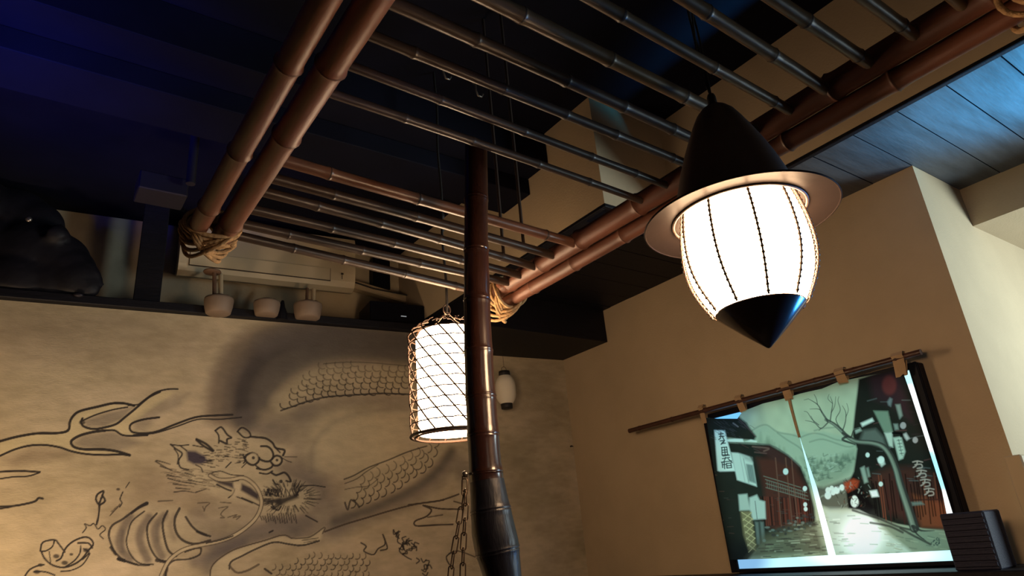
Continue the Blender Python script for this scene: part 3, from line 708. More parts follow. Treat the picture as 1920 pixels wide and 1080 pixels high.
for u, v in ((982, 462), (944, 475)):
    p = atz(u, v, ZR + 0.02); mb = MB()
    mb.tube([(p[0], p[1], ZR + 0.01), (p[0] + .001, p[1], 1.1), (p[0], p[1], ZC)], 0.0045, 8); mb.build('hanging_pole', M['node'], rack)

# the bamboo post with its root end down
post = thing('bamboo_post', 'dark polished bamboo post with swollen black root end beside the small lantern', 'post', (0.715, 1.06, -1.2))
cen = [(0.73, 1.050, 0.84), (0.728, 1.052, 0.80), (0.726, 1.054, 0.75), (0.718, 1.059, 0.61), (0.711, 1.065, 0.433), (0.708, 1.067, 0.303), (0.7075, 1.067, 0.171), (0.708, 1.067, 0.133), (0.711, 1.065, 0.076),
       (0.7135, 1.063, 0.031), (0.716, 1.0615, 0.013), (0.722, 1.058, -0.04), (0.727, 1.056, -0.10), (0.72, 1.06, -0.3), (0.715, 1.06, -1.2)]
cr = [0.0245, 0.0248, 0.0250, 0.0250, 0.0270, 0.0285, 0.0300, 0.0308, 0.0350, 0.0400, 0.0398, 0.0335, 0.029, 0.028, 0.028]
cz_ = np.array([c[2] for c in cen])[::-1]; cx_ = np.array([c[0] for c in cen])[::-1]; cy_ = np.array([c[1] for c in cen])[::-1]; crr = np.array(cr)[::-1]
nzs = [0.705, 0.585, 0.475, 0.368, 0.277, 0.205, 0.136, 0.070]
def post_piece(name, za, zb, m, nn):
    zs = sorted(set(list(np.linspace(za, zb, 60)) + [q + d for q in nn for d in (-.012, -.005, -.0024, -.0008, .0010, .0026, .006, .014) if za < q + d < zb]), reverse=True)
    pts = []; rad = []
    for z in zs:
        r = float(np.interp(z, cz_, crr)); d = min(abs(z - q) for q in nn)
        r *= 1 + 0.040 * math.exp(-(d / 0.003) ** 2) + 0.025 * math.exp(-(d / 0.012) ** 2)
        for q in nn:
            if -0.0016 < z - q < 0.0: r *= 0.93
        pts.append((float(np.interp(z, cz_, cx_)), float(np.interp(z, cz_, cy_)), z)); rad.append(r)
    mb = MB(); mb.tube(pts, rad, 28); return mb.build(name, m, post)
post_piece('culm', 0.122, 0.84, M['post'], nzs[:-1])
rt = post_piece('root_end', -1.2, 0.124, M['root'], [0.070, 0.0, -.9]); rt['label'] = 'blackened swollen root end'

# chain hanging beside the post
chain = thing('chain', 'thin iron link chain hanging in two strands beside the bamboo post', 'chain', atz(873, 888, 0.13) * 1.0)
def px_at(u, v, dist):
    r = ray(u, v); return r * dist / math.hypot(r[0], r[1])
mb = MB(); hk = px_at(872, 889, 1.262); mb.blob(hk, 0.006); mb.tube([hk, hk + np.array([.012, .014, .002])], 0.0025, 8); mb.build('hook', M['steel'], chain)
def strand(pp, dist):
    P3 = [px_at(u, v, dist) for u, v in pp]
    seg = [np.linalg.norm(P3[i + 1] - P3[i]) for i in range(len(P3) - 1)]; tot = sum(seg); cum = np.cumsum([0] + seg)
    pitch = 0.0245; n = int(tot / pitch)
    for k in range(n):
        t = (k + 0.5) * pitch; c = np.array([np.interp(t, cum, [p[a] for p in P3]) for a in range(3)])
        t2 = t + 0.005; d = np.array([np.interp(t2, cum, [p[a] for p in P3]) for a in range(3)]) - c; d /= np.linalg.norm(d)
        side = np.cross(d, (0.56, 0.8, 0)); side /= np.linalg.norm(side); fr = np.cross(d, side)
        q = side if k % 2 == 0 else fr * 0.9 + side * 0.43
        mb = MB(); pts = []
        for a in range(14):
            an = 2 * PI * a / 14; e = 0.0105 if math.cos(an) > 0 else -0.0105
            pts.append(c + d * (e + 0.0042 * math.cos(an)) + q * 0.0048 * math.sin(an) * (1.0))
        mb.tube(pts, 0.0013, 6, closed=True, caps=False); mb.build('link', M['chain'], chain)
strand([(872, 893), (872, 915), (873, 950), (871, 985), (869, 1020), (868, 1060), (867, 1120), (866, 1180)], 1.262)
strand([(871, 900), (871, 925), (868, 948), (864, 958), (857, 1000), (850, 1040), (845, 1080), (842, 1120), (839, 1180)], 1.258)
# ------------------------------------------------------------------ big hanging lamp under the hat-shaped shade
LX, LY = 0.927, 0.581
lamp = thing('pendant_lamp', 'large glowing barrel-shaped pendant lamp with dark bell hat shade and pointed black tip', 'lamp', (LX, LY, 0.258))
c0 = (LX, LY, 0.0)
mb = MB(); mb.lathe([(0.0005, .707), (.012, .706), (.024, .700), (.034, .688), (.045, .667), (.057, .640), (.069, .612), (.080, .582), (.090, .550), (.098, .520), (.105, .497), (.112, .490), (.135, .486), (.157, .4815)], c0, 64)
shade = mb.build('shade', M['hat'], lamp)
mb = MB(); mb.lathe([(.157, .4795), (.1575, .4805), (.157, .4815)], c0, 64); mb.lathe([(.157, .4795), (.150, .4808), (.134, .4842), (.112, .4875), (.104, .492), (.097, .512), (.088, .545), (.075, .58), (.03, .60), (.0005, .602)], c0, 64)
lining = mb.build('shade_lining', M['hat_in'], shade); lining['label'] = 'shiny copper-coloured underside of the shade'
mb = MB(); ring(mb, (LX, LY, .4868), ((1, 0, 0), (0, 1, 0), (0, 0, 1)), .1085, .1085, .0026, n=64, m=8); mb.build('ring', M['wire'], shade)
mb = MB(); ring(mb, (LX, LY, .4800), ((1, 0, 0), (0, 1, 0), (0, 0, 1)), .1572, .1572, .0017, n=72, m=8); mb.build('brim_edge', M['hat_in'], shade)
for k in range(3):
    a = math.radians(-35 + 120 * k); d = np.array([math.cos(a), math.sin(a), 0]); mb = MB()
    mb.tube([np.array(c0) + d * .082 + (0, 0, .505), np.array(c0) + d * .104 + (0, 0, .497)], .0045, 10); mb.blob(np.array(c0) + d * .102 + np.array((0, 0, .494)), .0075)
    mb.build('bracket', M['steel'], shade)
PR = [(.080, .535), (.087, .512), (.0925, .488), (.097, .462), (.0992, .438), (.0998, .418), (.0985, .398), (.0945, .378), (.0875, .358), (.078, .339), (.0675, .3215)]
prz = np.array([p[1] for p in PR])[::-1]; prr = np.array([p[0] for p in PR])[::-1]
fine = [(float(np.interp(z, prz, prr)), z) for z in np.linspace(.535, .3215, 28)]
fine = [(sum(fine[min(max(i + d, 0), 27)][0] for d in (-1, 0, 1)) / 3, fine[i][1]) for i in range(28)]
mb = MB(); mb.lathe(fine, c0, 56); mb.build('paper_body', M['paper'], lamp)['label'] = 'white glowing paper body'
NM = 10; PH = math.radians(225) / (2 * PI) * NM; mb = MB()
for k in range(NM):                                       # twine meridians with knots
    a = 2 * PI * (k + PH) / NM
    pts = [np.array((LX + (r + .0055) * math.cos(a), LY + (r + .0055) * math.sin(a), z)) for r, z in fine]
    mb.tube(pts, 0.0019, 6)
    for q in np.linspace(0.6, 26.4, 24):
        i = int(q); p = pts[i] + (pts[min(i + 1, 27)] - pts[i]) * (q - i); mb.blob(p, 0.0031, n=6, m=4)
mb.build('net_cord', M['wire'], lamp)['kind'] = 'stuff'
mb = MB()
for q in np.linspace(0.6, 26.4, 24):
    i = int(q); r, z = fine[i]; r2, z2 = fine[min(i + 1, 27)]; r += (r2 - r) * (q - i); z += (z2 - z) * (q - i)
    pts = []
    for k in range(NM * 4):
        a = 2 * PI * (k / 4 + PH) / NM; f = k % 4; sag = (0, .8, 1.0, .8)[f] * 0.0018
        pts.append((LX + (r + .0052 - sag) * math.cos(a), LY + (r + .0052 - sag) * math.sin(a), z - sag * .8))
    mb.tube(pts, 0.0006, 4, closed=True, caps=False)
mb.build('net_thread', M['net'], lamp)['kind'] = 'stuff'
mb = MB(); mb.lathe([(.0685, .3235), (.0700, .3215), (.0690, .3195), (.0350, .287), (.0030, .2585), (.0003, .2575)], c0, 56); mb.lathe([(.0685, .3235), (.0300, .3225), (.0003, .3222)], c0, 40)
mb.build('tip', M['cone'], lamp)['label'] = 'pointed black enamel tip'
mb = MB(); mb.lathe([(.0003, .735), (.006, .734), (.008, .728), (.008, .712), (.014, .708), (.014, .703), (.0003, .703)], c0, 20); mb.build('finial', M['cord'], lamp)
for k in range(4):
    mb = MB(); pts = []
    for i in range(24):
        t = i / 23; z = .73 + (ZC - .73) * t; w_ = (0.008 + 0.012 * (k % 2)) * math.sin(PI * min(t * 2.2, 1)) 
        pts.append((LX + w_ * math.cos(7 * t + k * 1.7), LY + w_ * math.sin(9 * t + k * 2.1), z))
    mb.tube(pts, 0.0022, 6); mb.build('cable', M['cord'], lamp)

# ------------------------------------------------------------------ small cylindrical lantern behind the post
SX, SY = 1.012, 1.680
lan = thing('hanging_lantern', 'glowing white cylindrical lantern in a diamond twine net behind the bamboo post', 'lamp', (SX, SY, .322))
c1 = (SX, SY, 0.0); zt, zb, rp, rn = .642, .328, .098, .121
mb = MB(); mb.lathe([(.03, zt - .004), (.070, zt - .006), (.088, zt - .014), (rp, zt - .032), (rp, zb)], c1, 48)
mb.lathe([(rp, zb), (.0005, zb + .002)], c1, 48)
mb.build('paper_body', M['paper2'], lan)['label'] = 'white glowing paper cylinder'
def netpt(a, t):
    z = zt + .006 - (zt + .006 - (zb - .005)) * t; r = rn * (1 - 0.35 * max(0, 1 - t / .07) ** 2) 
    return np.array((SX + r * math.cos(a), SY + r * math.sin(a), z))
mb = MB()
ND = 15
for sgn in (1,):
    for k in range(ND):
        pts = [netpt(2 * PI * k / ND + sgn * t * 2.1, t) for t in np.linspace(0, 1, 30)]
        mb.tube(pts, 0.0024, 5)
for j in range(1, 11):
    z = j / 11; mb.tube([netpt(2 * PI * k / 60, z + 0.003 * math.sin(k * 2.1)) for k in range(60)], 0.0018, 5, closed=True, caps=False)
    for k in range(ND): mb.blob(netpt(2 * PI * k / ND + z * 2.1, z), .0034, n=5, m=4)
mb.build('net_cord', M['net'], lan)['kind'] = 'stuff'
mb = MB(); rnd = random.Random(5)
for k in range(90):
    a = rnd.uniform(0, 2 * PI); p = netpt(a, rnd.uniform(0, .03)); q = netpt(a + rnd.uniform(.1, .25), 0.0) * (1, 1, 1); q[2] += rnd.uniform(-.004, .012)
    mb.tube([p, (p + q) / 2 + (0, 0, .004), q], .0014, 4)
mb.build('straw_top', M['net'], lan)['kind'] = 'stuff'
mb = MB(); ring(mb, (SX, SY, zb - .006), ((1, 0, 0), (0, 1, 0), (0, 0, 1)), rn, rn, .0042, n=56, m=8); mb.build('bottom_ring', M['wire'], lan)
mb = MB(); ring(mb, (SX, SY, zb - .010), ((1, 0, 0), (0, 1, 0), (0, 0, 1)), rn - .012, rn - .012, .003, n=56, m=6); mb.build('inner_ring', M['net'], lan)
mb = MB()
for k in range(3):
    a = 2 * PI * k / 3; mb.tube([netpt(a, .01), (SX + .03 * math.cos(a), SY + .03 * math.sin(a), zt + .03), (SX, SY, zt + .055)], .0016, 5)
ring(mb, (SX, SY, zt + .062), ((1, 0, 0), (0, 0, 1), (0, 1, 0)), .012, .016, .0022, n=16, m=6)
mb.build('hanger', M['wire'], lan)
mb = MB(); pts = []
for i in range(20):
    t = i / 19; z = zt + .055 + (ZC - zt - .055) * t; pts.append((SX + .003 * math.sin(17 * t), SY, z))
mb.tube(pts, .0042, 7)
for i in range(6): mb.blob(pts[2 + i * 1] + np.array((.004, 0, 0)), (.006, .005, .012), n=6, m=5)
mb.build('cord', M['cord'], lan)

# ------------------------------------------------------------------ small unlit paper lantern
p = atM(948, 731, -0.12); pt = atM(949, 692, -.12)
hz = abs(atM(948, 705, -.12)[2] - atM(948, 757, -.12)[2]) / 2
ch = thing('paper_lantern', 'small unlit white paper lantern with black end rings right of the bamboo post', 'lantern', tuple(p - (0, 0, hz + .03)))
k_ = -(CR @ p)[2] / F
mb = MB(); R_ = 19.5 * k_; pr = []
for i in range(29):
    t = i / 28 * 2 - 1; r = R_ * (1 - 0.42 * abs(t) ** 3.2) * (1 - 0.018 * (i % 2)); pr.append((max(r, .001), hz * t))
mb.lathe(pr, p, 32); mb.build('paper_body', M['white_paper'], ch)
for sg in (1, -1):
    mb = MB(); mb.lathe([(.001, sg * (hz + .024)), (10.5 * k_, sg * (hz + .024)), (10.8 * k_, sg * (hz + .012)), (10.8 * k_, sg * (hz - .004)), (.001, sg * (hz - .004))], p, 24); mb.build('end_ring', M['cord'], ch)
mb = MB(); ring(mb, p + (0, 0, hz + .034), ((1, 0, 0), (0, 0, 1), (0, 1, 0)), .014, .014, .0012, n=18, m=5)
mb.tube([p + (0, 0, hz + .045), (p[0], p[1], .957)], .0009, 5); mb.build('handle', M['wire'], ch)

# ------------------------------------------------------------------ air conditioner and the things on the ledge
def on_m(u, v, off): s = atm(u, v, off); return s[0], s[1]
a0, _ = on_m(334, 500, .08); a1, _ = on_m(666, 535, .08); za, zb2 = 1.268, 1.566
ac = thing('air_conditioner', 'long cream wall air conditioner above the black ledge', 'air conditioner', tuple(mw((a0 + a1) / 2, za, .2)))
mb = MB()                                                   # body with a rounded lower front, extruded along the wall
prof = [(.298, za + .078), (.18, za + .022), (.13, za + .008), (.098, za + .022), (.082, za + .05), (.078, za + .09), (.078, zb2 - .04), (.088, zb2 - .012), (.11, zb2), (.298, zb2)]
vs = [mw(s_, z_, o_) for s_ in (a0, a1) for (o_, z_) in prof]; n_ = len(prof)
mb.add(vs, [(i, (i + 1) % n_, (i + 1) % n_ + n_, i + n_) for i in range(n_)] + [tuple(range(n_))[::-1], tuple(range(n_, 2 * n_))])
acb = mb.build('body', M['ac'], ac)
fl = [on_m(u, v, .075) for u, v in ((357, 470), (621, 505), (617, 526), (356, 494))]
fs0 = (fl[0][0] + fl[3][0]) / 2; fs1 = (fl[1][0] + fl[2][0]) / 2; fz1 = (fl[0][1] + fl[1][1]) / 2; fz0 = (fl[2][1] + fl[3][1]) / 2
mb = MB(); mbox(mb, fs0 - .003, fs1 + .003, fz0 - .005, fz1 + .0015, .0770, .0785); mb.build('flap_gap', M['ac_dark'], acb)
mb = MB(); mbox(mb, fs0, fs1, fz0, fz1, .0735, .0775, .0012); mb.build('flap', M['ac'], acb)
s_, z_ = on_m(642, 513, .075); mb = MB(); mbox(mb, s_ - .006, s_ + .006, z_ - .005, z_ + .005, .0755, .079, .001); mbox(mb, s_ - .001, s_ + .001, z_ - .028, z_ - .008, .0765, .079); mb.build('indicator', M['ac_dark'], acb)
# duct cover running right from the unit
mb = MB(); q0 = atM(650, 532, .25); q1 = atM(805, 577, .25)
d = q1 - q0; L_ = np.linalg.norm(d); d /= L_; up = np.cross(MN, d); up /= np.linalg.norm(up)
mb.obox((q0 + q1) / 2, [d, MN, up], (L_ / 2, .03, .022), .006)
o = mb.build('duct_cover', M['pipe']); tag(o, 'beige pipe cover sloping right from the air conditioner', 'duct')
mb = MB(); e = [atM(u, v, .205) for u, v in ((655, 526), (700, 541), (760, 553), (790, 560), (812, 551))]; mb.tube(e, .004, 8)
o = mb.build('cable', M['cord']); tag(o, 'thin dark cable lying along the beige pipe cover', 'cable')
# black boxes
s0_, z0_ = on_m(694, 610, .02); s1_, z1_ = on_m(796, 572, .02)
bb = thing('black_box', 'black box with a tiny pale light on the ledge left of the glowing lantern', 'box', tuple(mw((s0_ + s1_) / 2, 1.083, .1)))
mb = MB(); mbox(mb, s0_, s1_, 1.083, 1.205, .02, .2, .004); bbb = mb.build('body', M['bezel'], bb)
s_, z_ = on_m(757, 593, .018); mb = MB(); mbox(mb, s_ - .014, s_ + .014, z_ - .0018, z_ + .0018, .0165, .022); mb.build('light', M['led'], bbb)
s0_, z0_ = on_m(699, 541, .24); s1_, z1_ = on_m(730, 486, .24)
mb = MB(); mbox(mb, s0_, s1_, z0_, z1_, .23, .3, .004); o = mb.build('wall_speaker', M['bezel']); tag(o, 'upright black box on the niche wall right of the air conditioner', 'speaker')
# three cream fixtures along the ledge
names = ['cream rounded fixture on the ledge, leftmost of three, brown pipe rising from it',
         'cream rounded fixture in the middle of the three, without a pipe, beside a dark wedge',
         'cream rounded fixture nearest the black box, with a brown pipe above it']
for i, (u, v, wpx, hpx) in enumerate(((410, 573, 50, 34), (500, 578, 46, 30), (577, 583, 50, 32))):
    c = atM(u, v, -.055); k = -(CR @ c)[2] / F; t = thing('ledge_fixture', names[i], 'fixture', tuple(c - (0, 0, hpx * k / 2)), 'cream fixtures on the black ledge')
    rx, rz = wpx / 2 * k * 1.05, hpx / 2 * k
    mb = MB(); pr = [(rx * .02, -rz), (rx * .74, -rz), (rx * .84, -rz * .88), (rx * .93, -rz * .3), (rx * 1.0, rz * .55), (rx * .97, rz * .78), (rx * .84, rz * .88), (rx * .6, rz * .9)]
    mb.lathe(pr, c, 28); mb.build('cup', M['fixture'], t)
    mb = MB(); mb.lathe([(rx * .6, rz * .88), (rx * .5, rz * 1.15), (rx * .25, rz * 1.3), (.001, rz * 1.32)], c, 20); mb.blob(c + MD * rx * .45 - MN * rx * .3 + np.array((0, 0, rz * .75)), rx * .28); mb.build('top_cap', M['pipe_brown'], t)
    mb = MB(); mb.tube([c + np.array((0, 0, rz * .4)) + MN * .01, c + MN * .05 + np.array((0, 0, 1.065 - c[2]))], .012, 10); mb.build('bracket', M['pipe_brown'], t)
    if i != 1:
        ut, vt = ((402, 512) if i == 0 else (576, 541)); ub, vb = ((402, 558) if i == 0 else (575, 570))
        mb = MB(); mb.tube([atM(ub, vb, -.045), atM(ut, vt, -.02)], .0085 if i == 0 else .0075, 12); mb.build('pipe', M['pipe_brown'], t)
        du = 12; mb = MB(); mb.tube([atM(ub + du, vb, -.02), atM(ut + du, vt + 2, .01)], .010, 12); mb.build('pipe', M['pipe'], t)['label'] = 'cream pipe'
        if i == 0:
            mb = MB(); mb.lathe([(.001, -.004), (.035, -.004), (.037, 0), (.035, .004), (.001, .004)], atM(398, 510, -.02), 24); mb.build('flange', M['pipe_brown'], t)
mb = MB(); q = atM(528, 588, -.02); k = -(CR @ q)[2] / F
mb.tube([q - (0, 0, 14 * k), q, q + (0, 0, 14 * k), q + np.array((0, 0, 26 * k)) + MD * .003], [.030, .026, .014, .006], 10)
o = mb.build('dark_wedge', M['black_wood']); tag(o, 'dark tapering ornament on the ledge between the middle and right cream fixtures', 'ornament')

# ------------------------------------------------------------------ dark carved animal at the far left on the ledge
c = lambda u, v, off=.05: atM(u, v, off)
body = MB(); k = -(CR @ c(60, 480))[2] / F
parts = [((20, 420), 75, .12), ((-40, 480), 90, .10), ((60, 480), 72, .06), ((105, 490), 58, .04), ((128, 508), 48, .02), ((140, 525), 40, .0), ((30, 530), 60, .03), ((95, 530), 45, .02), ((160, 538), 26, -.01), ((-60, 400), 80, .10), ((60, 425), 55, .09)]
for (u, v), r, off in parts:
    body.blob(c(u, v, off), (r * k, r * k * .55, r * k), [MD, MN, (0, 0, 1)], n=22, m=14)
for a, b, r0, r1 in (((165, 500), (194, 536), 14, 3), ((150, 530), (152, 556), 15, 8), ((100, 440), (118, 452), 26, 16)):
    body.tube([c(*a, 0), c((a[0] + b[0]) / 2 + 3, (a[1] + b[1]) / 2, -.01), c(*b, -.01)], [r0 * k, (r0 + r1) / 2 * k, r1 * k], 14)
body.v = [(x_, y_, max(z_, 1.084)) for x_, y_, z_ in body.v]
anim = thing('animal_carving', 'dark carved animal figure with lowered snout on the ledge, far left', 'statue', tuple(mw(atm(60, 480)[0], 1.083, .05)))
bo = body.build('body', M['carving'], anim)
md = bo.modifiers.new('remesh', 'REMESH'); md.mode = 'VOXEL'; md.voxel_size = 0.010; md.use_smooth_shade = True
sm = bo.modifiers.new('smooth', 'SMOOTH'); sm.iterations = 6; sm.factor = .6
mb = MB(); mb.blob(c(54, 411, -.055), (.012, .008, .012), [MD, MN, (0, 0, 1)]); mb.build('eye', M['steel'], bo)
mb = MB(); mb.blob(c(147, 553, -.04), (.018, .010, .010), [MD, MN, (0, 0, 1)]); mb.build('muzzle', M['grey_metal'], anim)
# faint hanging pole with arm and plate in the dark left ceiling
po = thing('hanging_pole', 'thin dark grey pole with a short side arm hanging in the unlit left ceiling', 'pole', tuple(aty(357, 345, 2.3)))
a_ = aty(357, 345, 2.3); b_ = aty(362, 130, 2.3)
mb = MB(); mb.tube([a_, a_ * (1, 1, 0) + np.array((0, 0, ZC))], .016, 12); mb.build('pole', M['grey_metal'], po)
mb = MB(); mb.tube([aty(352, 236, 2.29), aty(335, 228, 2.29), aty(312, 220, 2.29), aty(290, 214, 2.29)], [.014, .013, .010, .007], 10); mb.build('arm', M['grey_metal'], po)
mb = MB(); q0 = aty(255, 357, 2.4); q1 = aty(345, 385, 2.4)
mb.obox((q0 + q1) / 2 + np.array((0, 0, .03)), [(1, 0, 0), (0, 1, 0), (0, 0, 1)], (abs(q1[0] - q0[0]) / 2, .06, .035), .004)
mb.build('plate', M['grey_metal'], po)

# ------------------------------------------------------------------ television, cloth curtain, rod
XT = 2.35
tv = thing('television', 'wall television glowing cyan-white behind the printed cloth curtain', 'television', (2.37, 1.41, -.155))
y0, y1, zt_, zb_ = 0.962, 1.850, .462, -.155
sy0, sy1, szt, szb = 0.990, 1.815, .440, -.142
mb = MB()
mb.box((XT + .004, y0, zb_), (XR - .002, y1, zt_), .004); mb.build('casing', M['bezel'], tv)
mb = MB(); mb.box((XT - .006, y0, zb_), (XT + .004, sy0, zt_), .002); mb.box((XT - .006, sy1, zb_), (XT + .004, y1, zt_), .002)
mb.box((XT - .006, sy0, szt), (XT + .004, sy1, zt_), .002); mb.box((XT - .006, sy0, zb_), (XT + .004, sy1, szb), .002); mb.build('bezel', M['bezel'], tv)
ny2, nx2 = 60, 84; Pg = np.empty((ny2, nx2, 3)); Pg[..., 0] = XT + .0025
Pg[..., 1] = np.linspace(sy1, sy0, nx2)[None, :]; Pg[..., 2] = np.linspace(szb, szt, ny2)[:, None]
sc = Canvas(Pg, None, (0.42, 0.76, 0.84))
def bool_win(self, pts, pad):
    p = np.array(pts, float); m = (self.U > p[:, 0].min() - pad) & (self.U < p[:, 0].max() + pad) & (self.V > p[:, 1].min() - pad) & (self.V < p[:, 1].max() + pad)
    r = np.flatnonzero(m.any(1)); q = np.flatnonzero(m.any(0))
    return (slice(r[0], r[-1] + 1), slice(q[0], q[-1] + 1)) if len(r) and len(q) else None
_old = Canvas.win
Canvas.win = lambda self, pts, pad: _old(self, pts, pad) if self.to_ij else bool_win(self, pts, pad)
sc.blob((1370, 772), 60, 45, (0.10, 0.40, 0.85), .9, .9)
sc.blob((1640, 700), 110, 30, (0.16, 0.28, 0.42), .8, .8)
sc.blob((1600, 985), 90, 70, (1.0, 1.0, 1.0), .9, 1.0)
sc.blob((1640, 1040), 120, 24, (0.75, 0.98, 1.0), .9, .6)
sc.blob((1380, 1050), 60, 40, (0.10, 0.25, 0.5), .8, .8)
for a, b, col in (((1698, 698), (1706, 735), (.45, .85, .9)), ((1706, 735), (1745, 860), (.95, 1, 1)), ((1745, 860), (1768, 930), (.35, .8, .95)), ((1768, 930), (1785, 985), (.9, 1, .98))):
    sc.stroke([a, b], 26, col, 1, 6, smooth=False)
scr = sc.mesh('screen', M['screen'], tv, WORLD[tv.name]); scr['label'] = 'lit screen'

XN = 2.318
def yz(u, v): q = atx(u, v, XN); return q[1], q[2]
def coons(top, bot, left, right, ny_, nx_):
    def par(poly, n):
        q = np.array([yz(*p) for p in poly]); L = np.cumsum([0] + list(np.hypot(*(q[1:] - q[:-1]).T))); t = np.linspace(0, L[-1], n)
        return np.stack([np.interp(t, L, q[:, 0]), np.interp(t, L, q[:, 1])], 1)
    T = par(top, nx_); Bt = par(bot, nx_); Lf = par(left, ny_); Rt = par(right, ny_)      # rows run from top to bottom
    u = np.linspace(0, 1, nx_)[None, :, None]; v = np.linspace(0, 1, ny_)[:, None, None]
    G = (1 - v) * T[None] + v * Bt[None] + (1 - u) * Lf[:, None] + u * Rt[:, None] - ((1 - u) * (1 - v) * T[0] + u * (1 - v) * T[-1] + (1 - u) * v * Bt[0] + u * v * Bt[-1])
    Pn = np.empty((ny_, nx_, 3)); Pn[..., 0] = XN; Pn[..., 1:] = G
    return Pn
Pl = coons([(1324, 783), (1345, 785), (1382, 785), (1393, 771), (1430, 757), (1478, 745)], [(1368, 1050), (1450, 1047), (1553, 1041)], [(1324, 783), (1345, 915), (1368, 1050)], [(1478, 745), (1499, 820), (1522, 915), (1553, 1041)], 400, 290)
Pr_ = coons([(1478, 745), (1500, 738), (1540, 729), (1572, 716), (1590, 712), (1640, 702), (1680, 694), (1694, 700)], [(1566, 1041), (1680, 1037), (1789, 1031)], [(1478, 745), (1500, 820), (1532, 915), (1566, 1041)], [(1694, 700), (1707, 737), (1766, 920), (1789, 1031)], 400, 330)
FQ = crop(1300, 680, 2.7); G = crop(1540, 640, 2.455); Hc = crop(1160, 620, 2.347); I = crop(1560, 660, 3.858); J = crop(1310, 760, 6.0)
DK = (0.004, 0.0025, 0.003); WOOD = (0.085, 0.026, 0.017); WH = (0.62, 0.72, 0.60); GR = (0.20, 0.27, 0.19); SKY = (0.38, 0.43, 0.28)
def paint(cv, seed):
    rnd = random.Random(seed); S = cv.stroke; P = cv.poly
    n1 = lump(cv.nx, cv.ny, (14, 12), 5) - .5; cv.C *= (1 + .22 * n1)[..., None]
    # mountains and woods
    P(Hc([(520, 500), (600, 440), (650, 415), (700, 445), (760, 458), (800, 440), (860, 455), (900, 442), (960, 458), (1060, 470), (1060, 700), (780, 700)]), (0.30, 0.38, 0.26), .8, 3)
    for pts in ([(585, 442), (620, 420), (655, 416), (700, 446), (760, 458), (800, 470)], [(800, 470), (850, 452), (900, 458), (960, 480), (1040, 492)], [(840, 490), (900, 478), (1000, 510), (1040, 505)], [(700, 450), (740, 480), (800, 520), (820, 560)], [(860, 440), (900, 430), (960, 425)]):
        S(Hc(pts), 3, (0.15, 0.2, 0.14), .55, 3)
    for k in range(34):
        x = rnd.uniform(620, 800); yy = 440 + (x - 620) * .7 + rnd.uniform(-5, 70); h = rnd.uniform(30, 60)
        P(Hc([(x - 12, yy + h), (x, yy), (x + 12, yy + h)]), (0.15, 0.20, 0.13), .45, 3)
    P(Hc([(800, 560), (860, 560), (900, 590), (960, 550), (1040, 520), (1045, 560), (1020, 620), (960, 665), (890, 700), (850, 640)]), (0.17, 0.23, 0.15), .6, 6)
    for k in range(90):
        x = rnd.uniform(810, 1035); yy = rnd.uniform(540, 660); h = rnd.uniform(14, 36)
        if yy > 560 + (1040 - x) * .75: continue
        if rnd.random() < .4: P(Hc([(x - 9, yy + h), (x, yy), (x + 9, yy + h)]), (0.08, 0.12, 0.08), .6, 2)
        else: S(Hc([(x, yy), (x + rnd.uniform(-14, 14), yy + rnd.uniform(5, 12)), (x + 20, yy + 4)]), 2, rnd.choice([(0.08, .12, .08), (.36, .44, .32)]), .55, 2)
    # far street
    P(Hc([(850, 680), (900, 690), (1000, 655), (1040, 640), (1130, 780), (1100, 800), (1000, 785), (930, 790), (870, 760)]), (0.06, 0.06, 0.045), .9, 4)
    for k in range(16): S(Hc([(880 + k * 12, 735 - k * 3 + rnd.uniform(-8, 8)), (900 + k * 12, 725 - k * 3)]), 2.5, (0.2, .24, .18), .6, 2)
    # left row of houses
    P(Hc([(370, 380), (530, 380), (562, 405), (606, 466), (598, 482), (548, 480), (480, 472), (490, 492), (665, 502), (745, 548), (800, 600), (838, 690), (860, 780), (868, 860), (800, 880), (640, 930), (560, 1015), (440, 1020)]), DK, .96, 2.5)
    P(Hc([(610, 560), (700, 560), (780, 600), (830, 700), (850, 830), (700, 880), (650, 860), (640, 700)]), WOOD, .75, 6)
    P(Hc([(660, 505), (745, 550), (795, 600), (720, 590), (600, 520)]), (0.05, 0.022, 0.018), .9, 4)
    for k in range(26):
        x = 625 + k * 8.5; S(Hc([(x, 730 + k * .5), (x + 10, 860 - k * .8)]), 1.8, rnd.choice([DK, (0.16, .035, .02), (.05, .014, .01)]), .8, 1.5)
    for a, b in (((648, 655), (825, 712)), ((650, 690), (835, 745)), ((650, 672), (830, 728)), ((640, 640), (800, 690))): S(Hc([a, b]), 1.8, (0.16, .19, .14), .6, 1.2)
    for k in range(18): S(Hc([(655 + k * 9.5, 658 + k * 3), (657 + k * 9.5, 692 + k * 3)]), 1.1, (0.15, .16, .12), .6, 1)
    for x in (690, 735, 760): S(Hc([(x, 560), (x + 28, 860)]), 2.2, (0.17, .08, .05), .6, 1.4)
    S(Hc([(590, 510), (660, 518), (640, 530)]), 2.5, (0.2, .12, .09), .6, 3); S(Hc([(600, 535), (650, 540)]), 2, (0.18, .10, .08), .5, 3)
    S(Hc([(490, 492), (665, 503), (745, 550), (800, 602)]), 2, (0.10, .11, .09), .7, 1.5)
    P(J([(310, 385), (400, 375), (495, 378), (502, 412), (330, 408)]), WH, .9, 1.2); P(J([(525, 405), (590, 385), (660, 400), (655, 415)]), WH, .85, 1.2)
    S(J([(385, 200), (440, 240)]), 2.4, (.25, .2, .17), .6, 2); S(J([(430, 140), (540, 240), (640, 350)]), 2.2, (0.08, .05, .045), .8, 2)
    # sign board with brush characters
    P(J([(175, 280), (295, 283), (412, 740), (240, 745), (215, 735)]), (0.60, 0.70, 0.60), .95, 1.6)
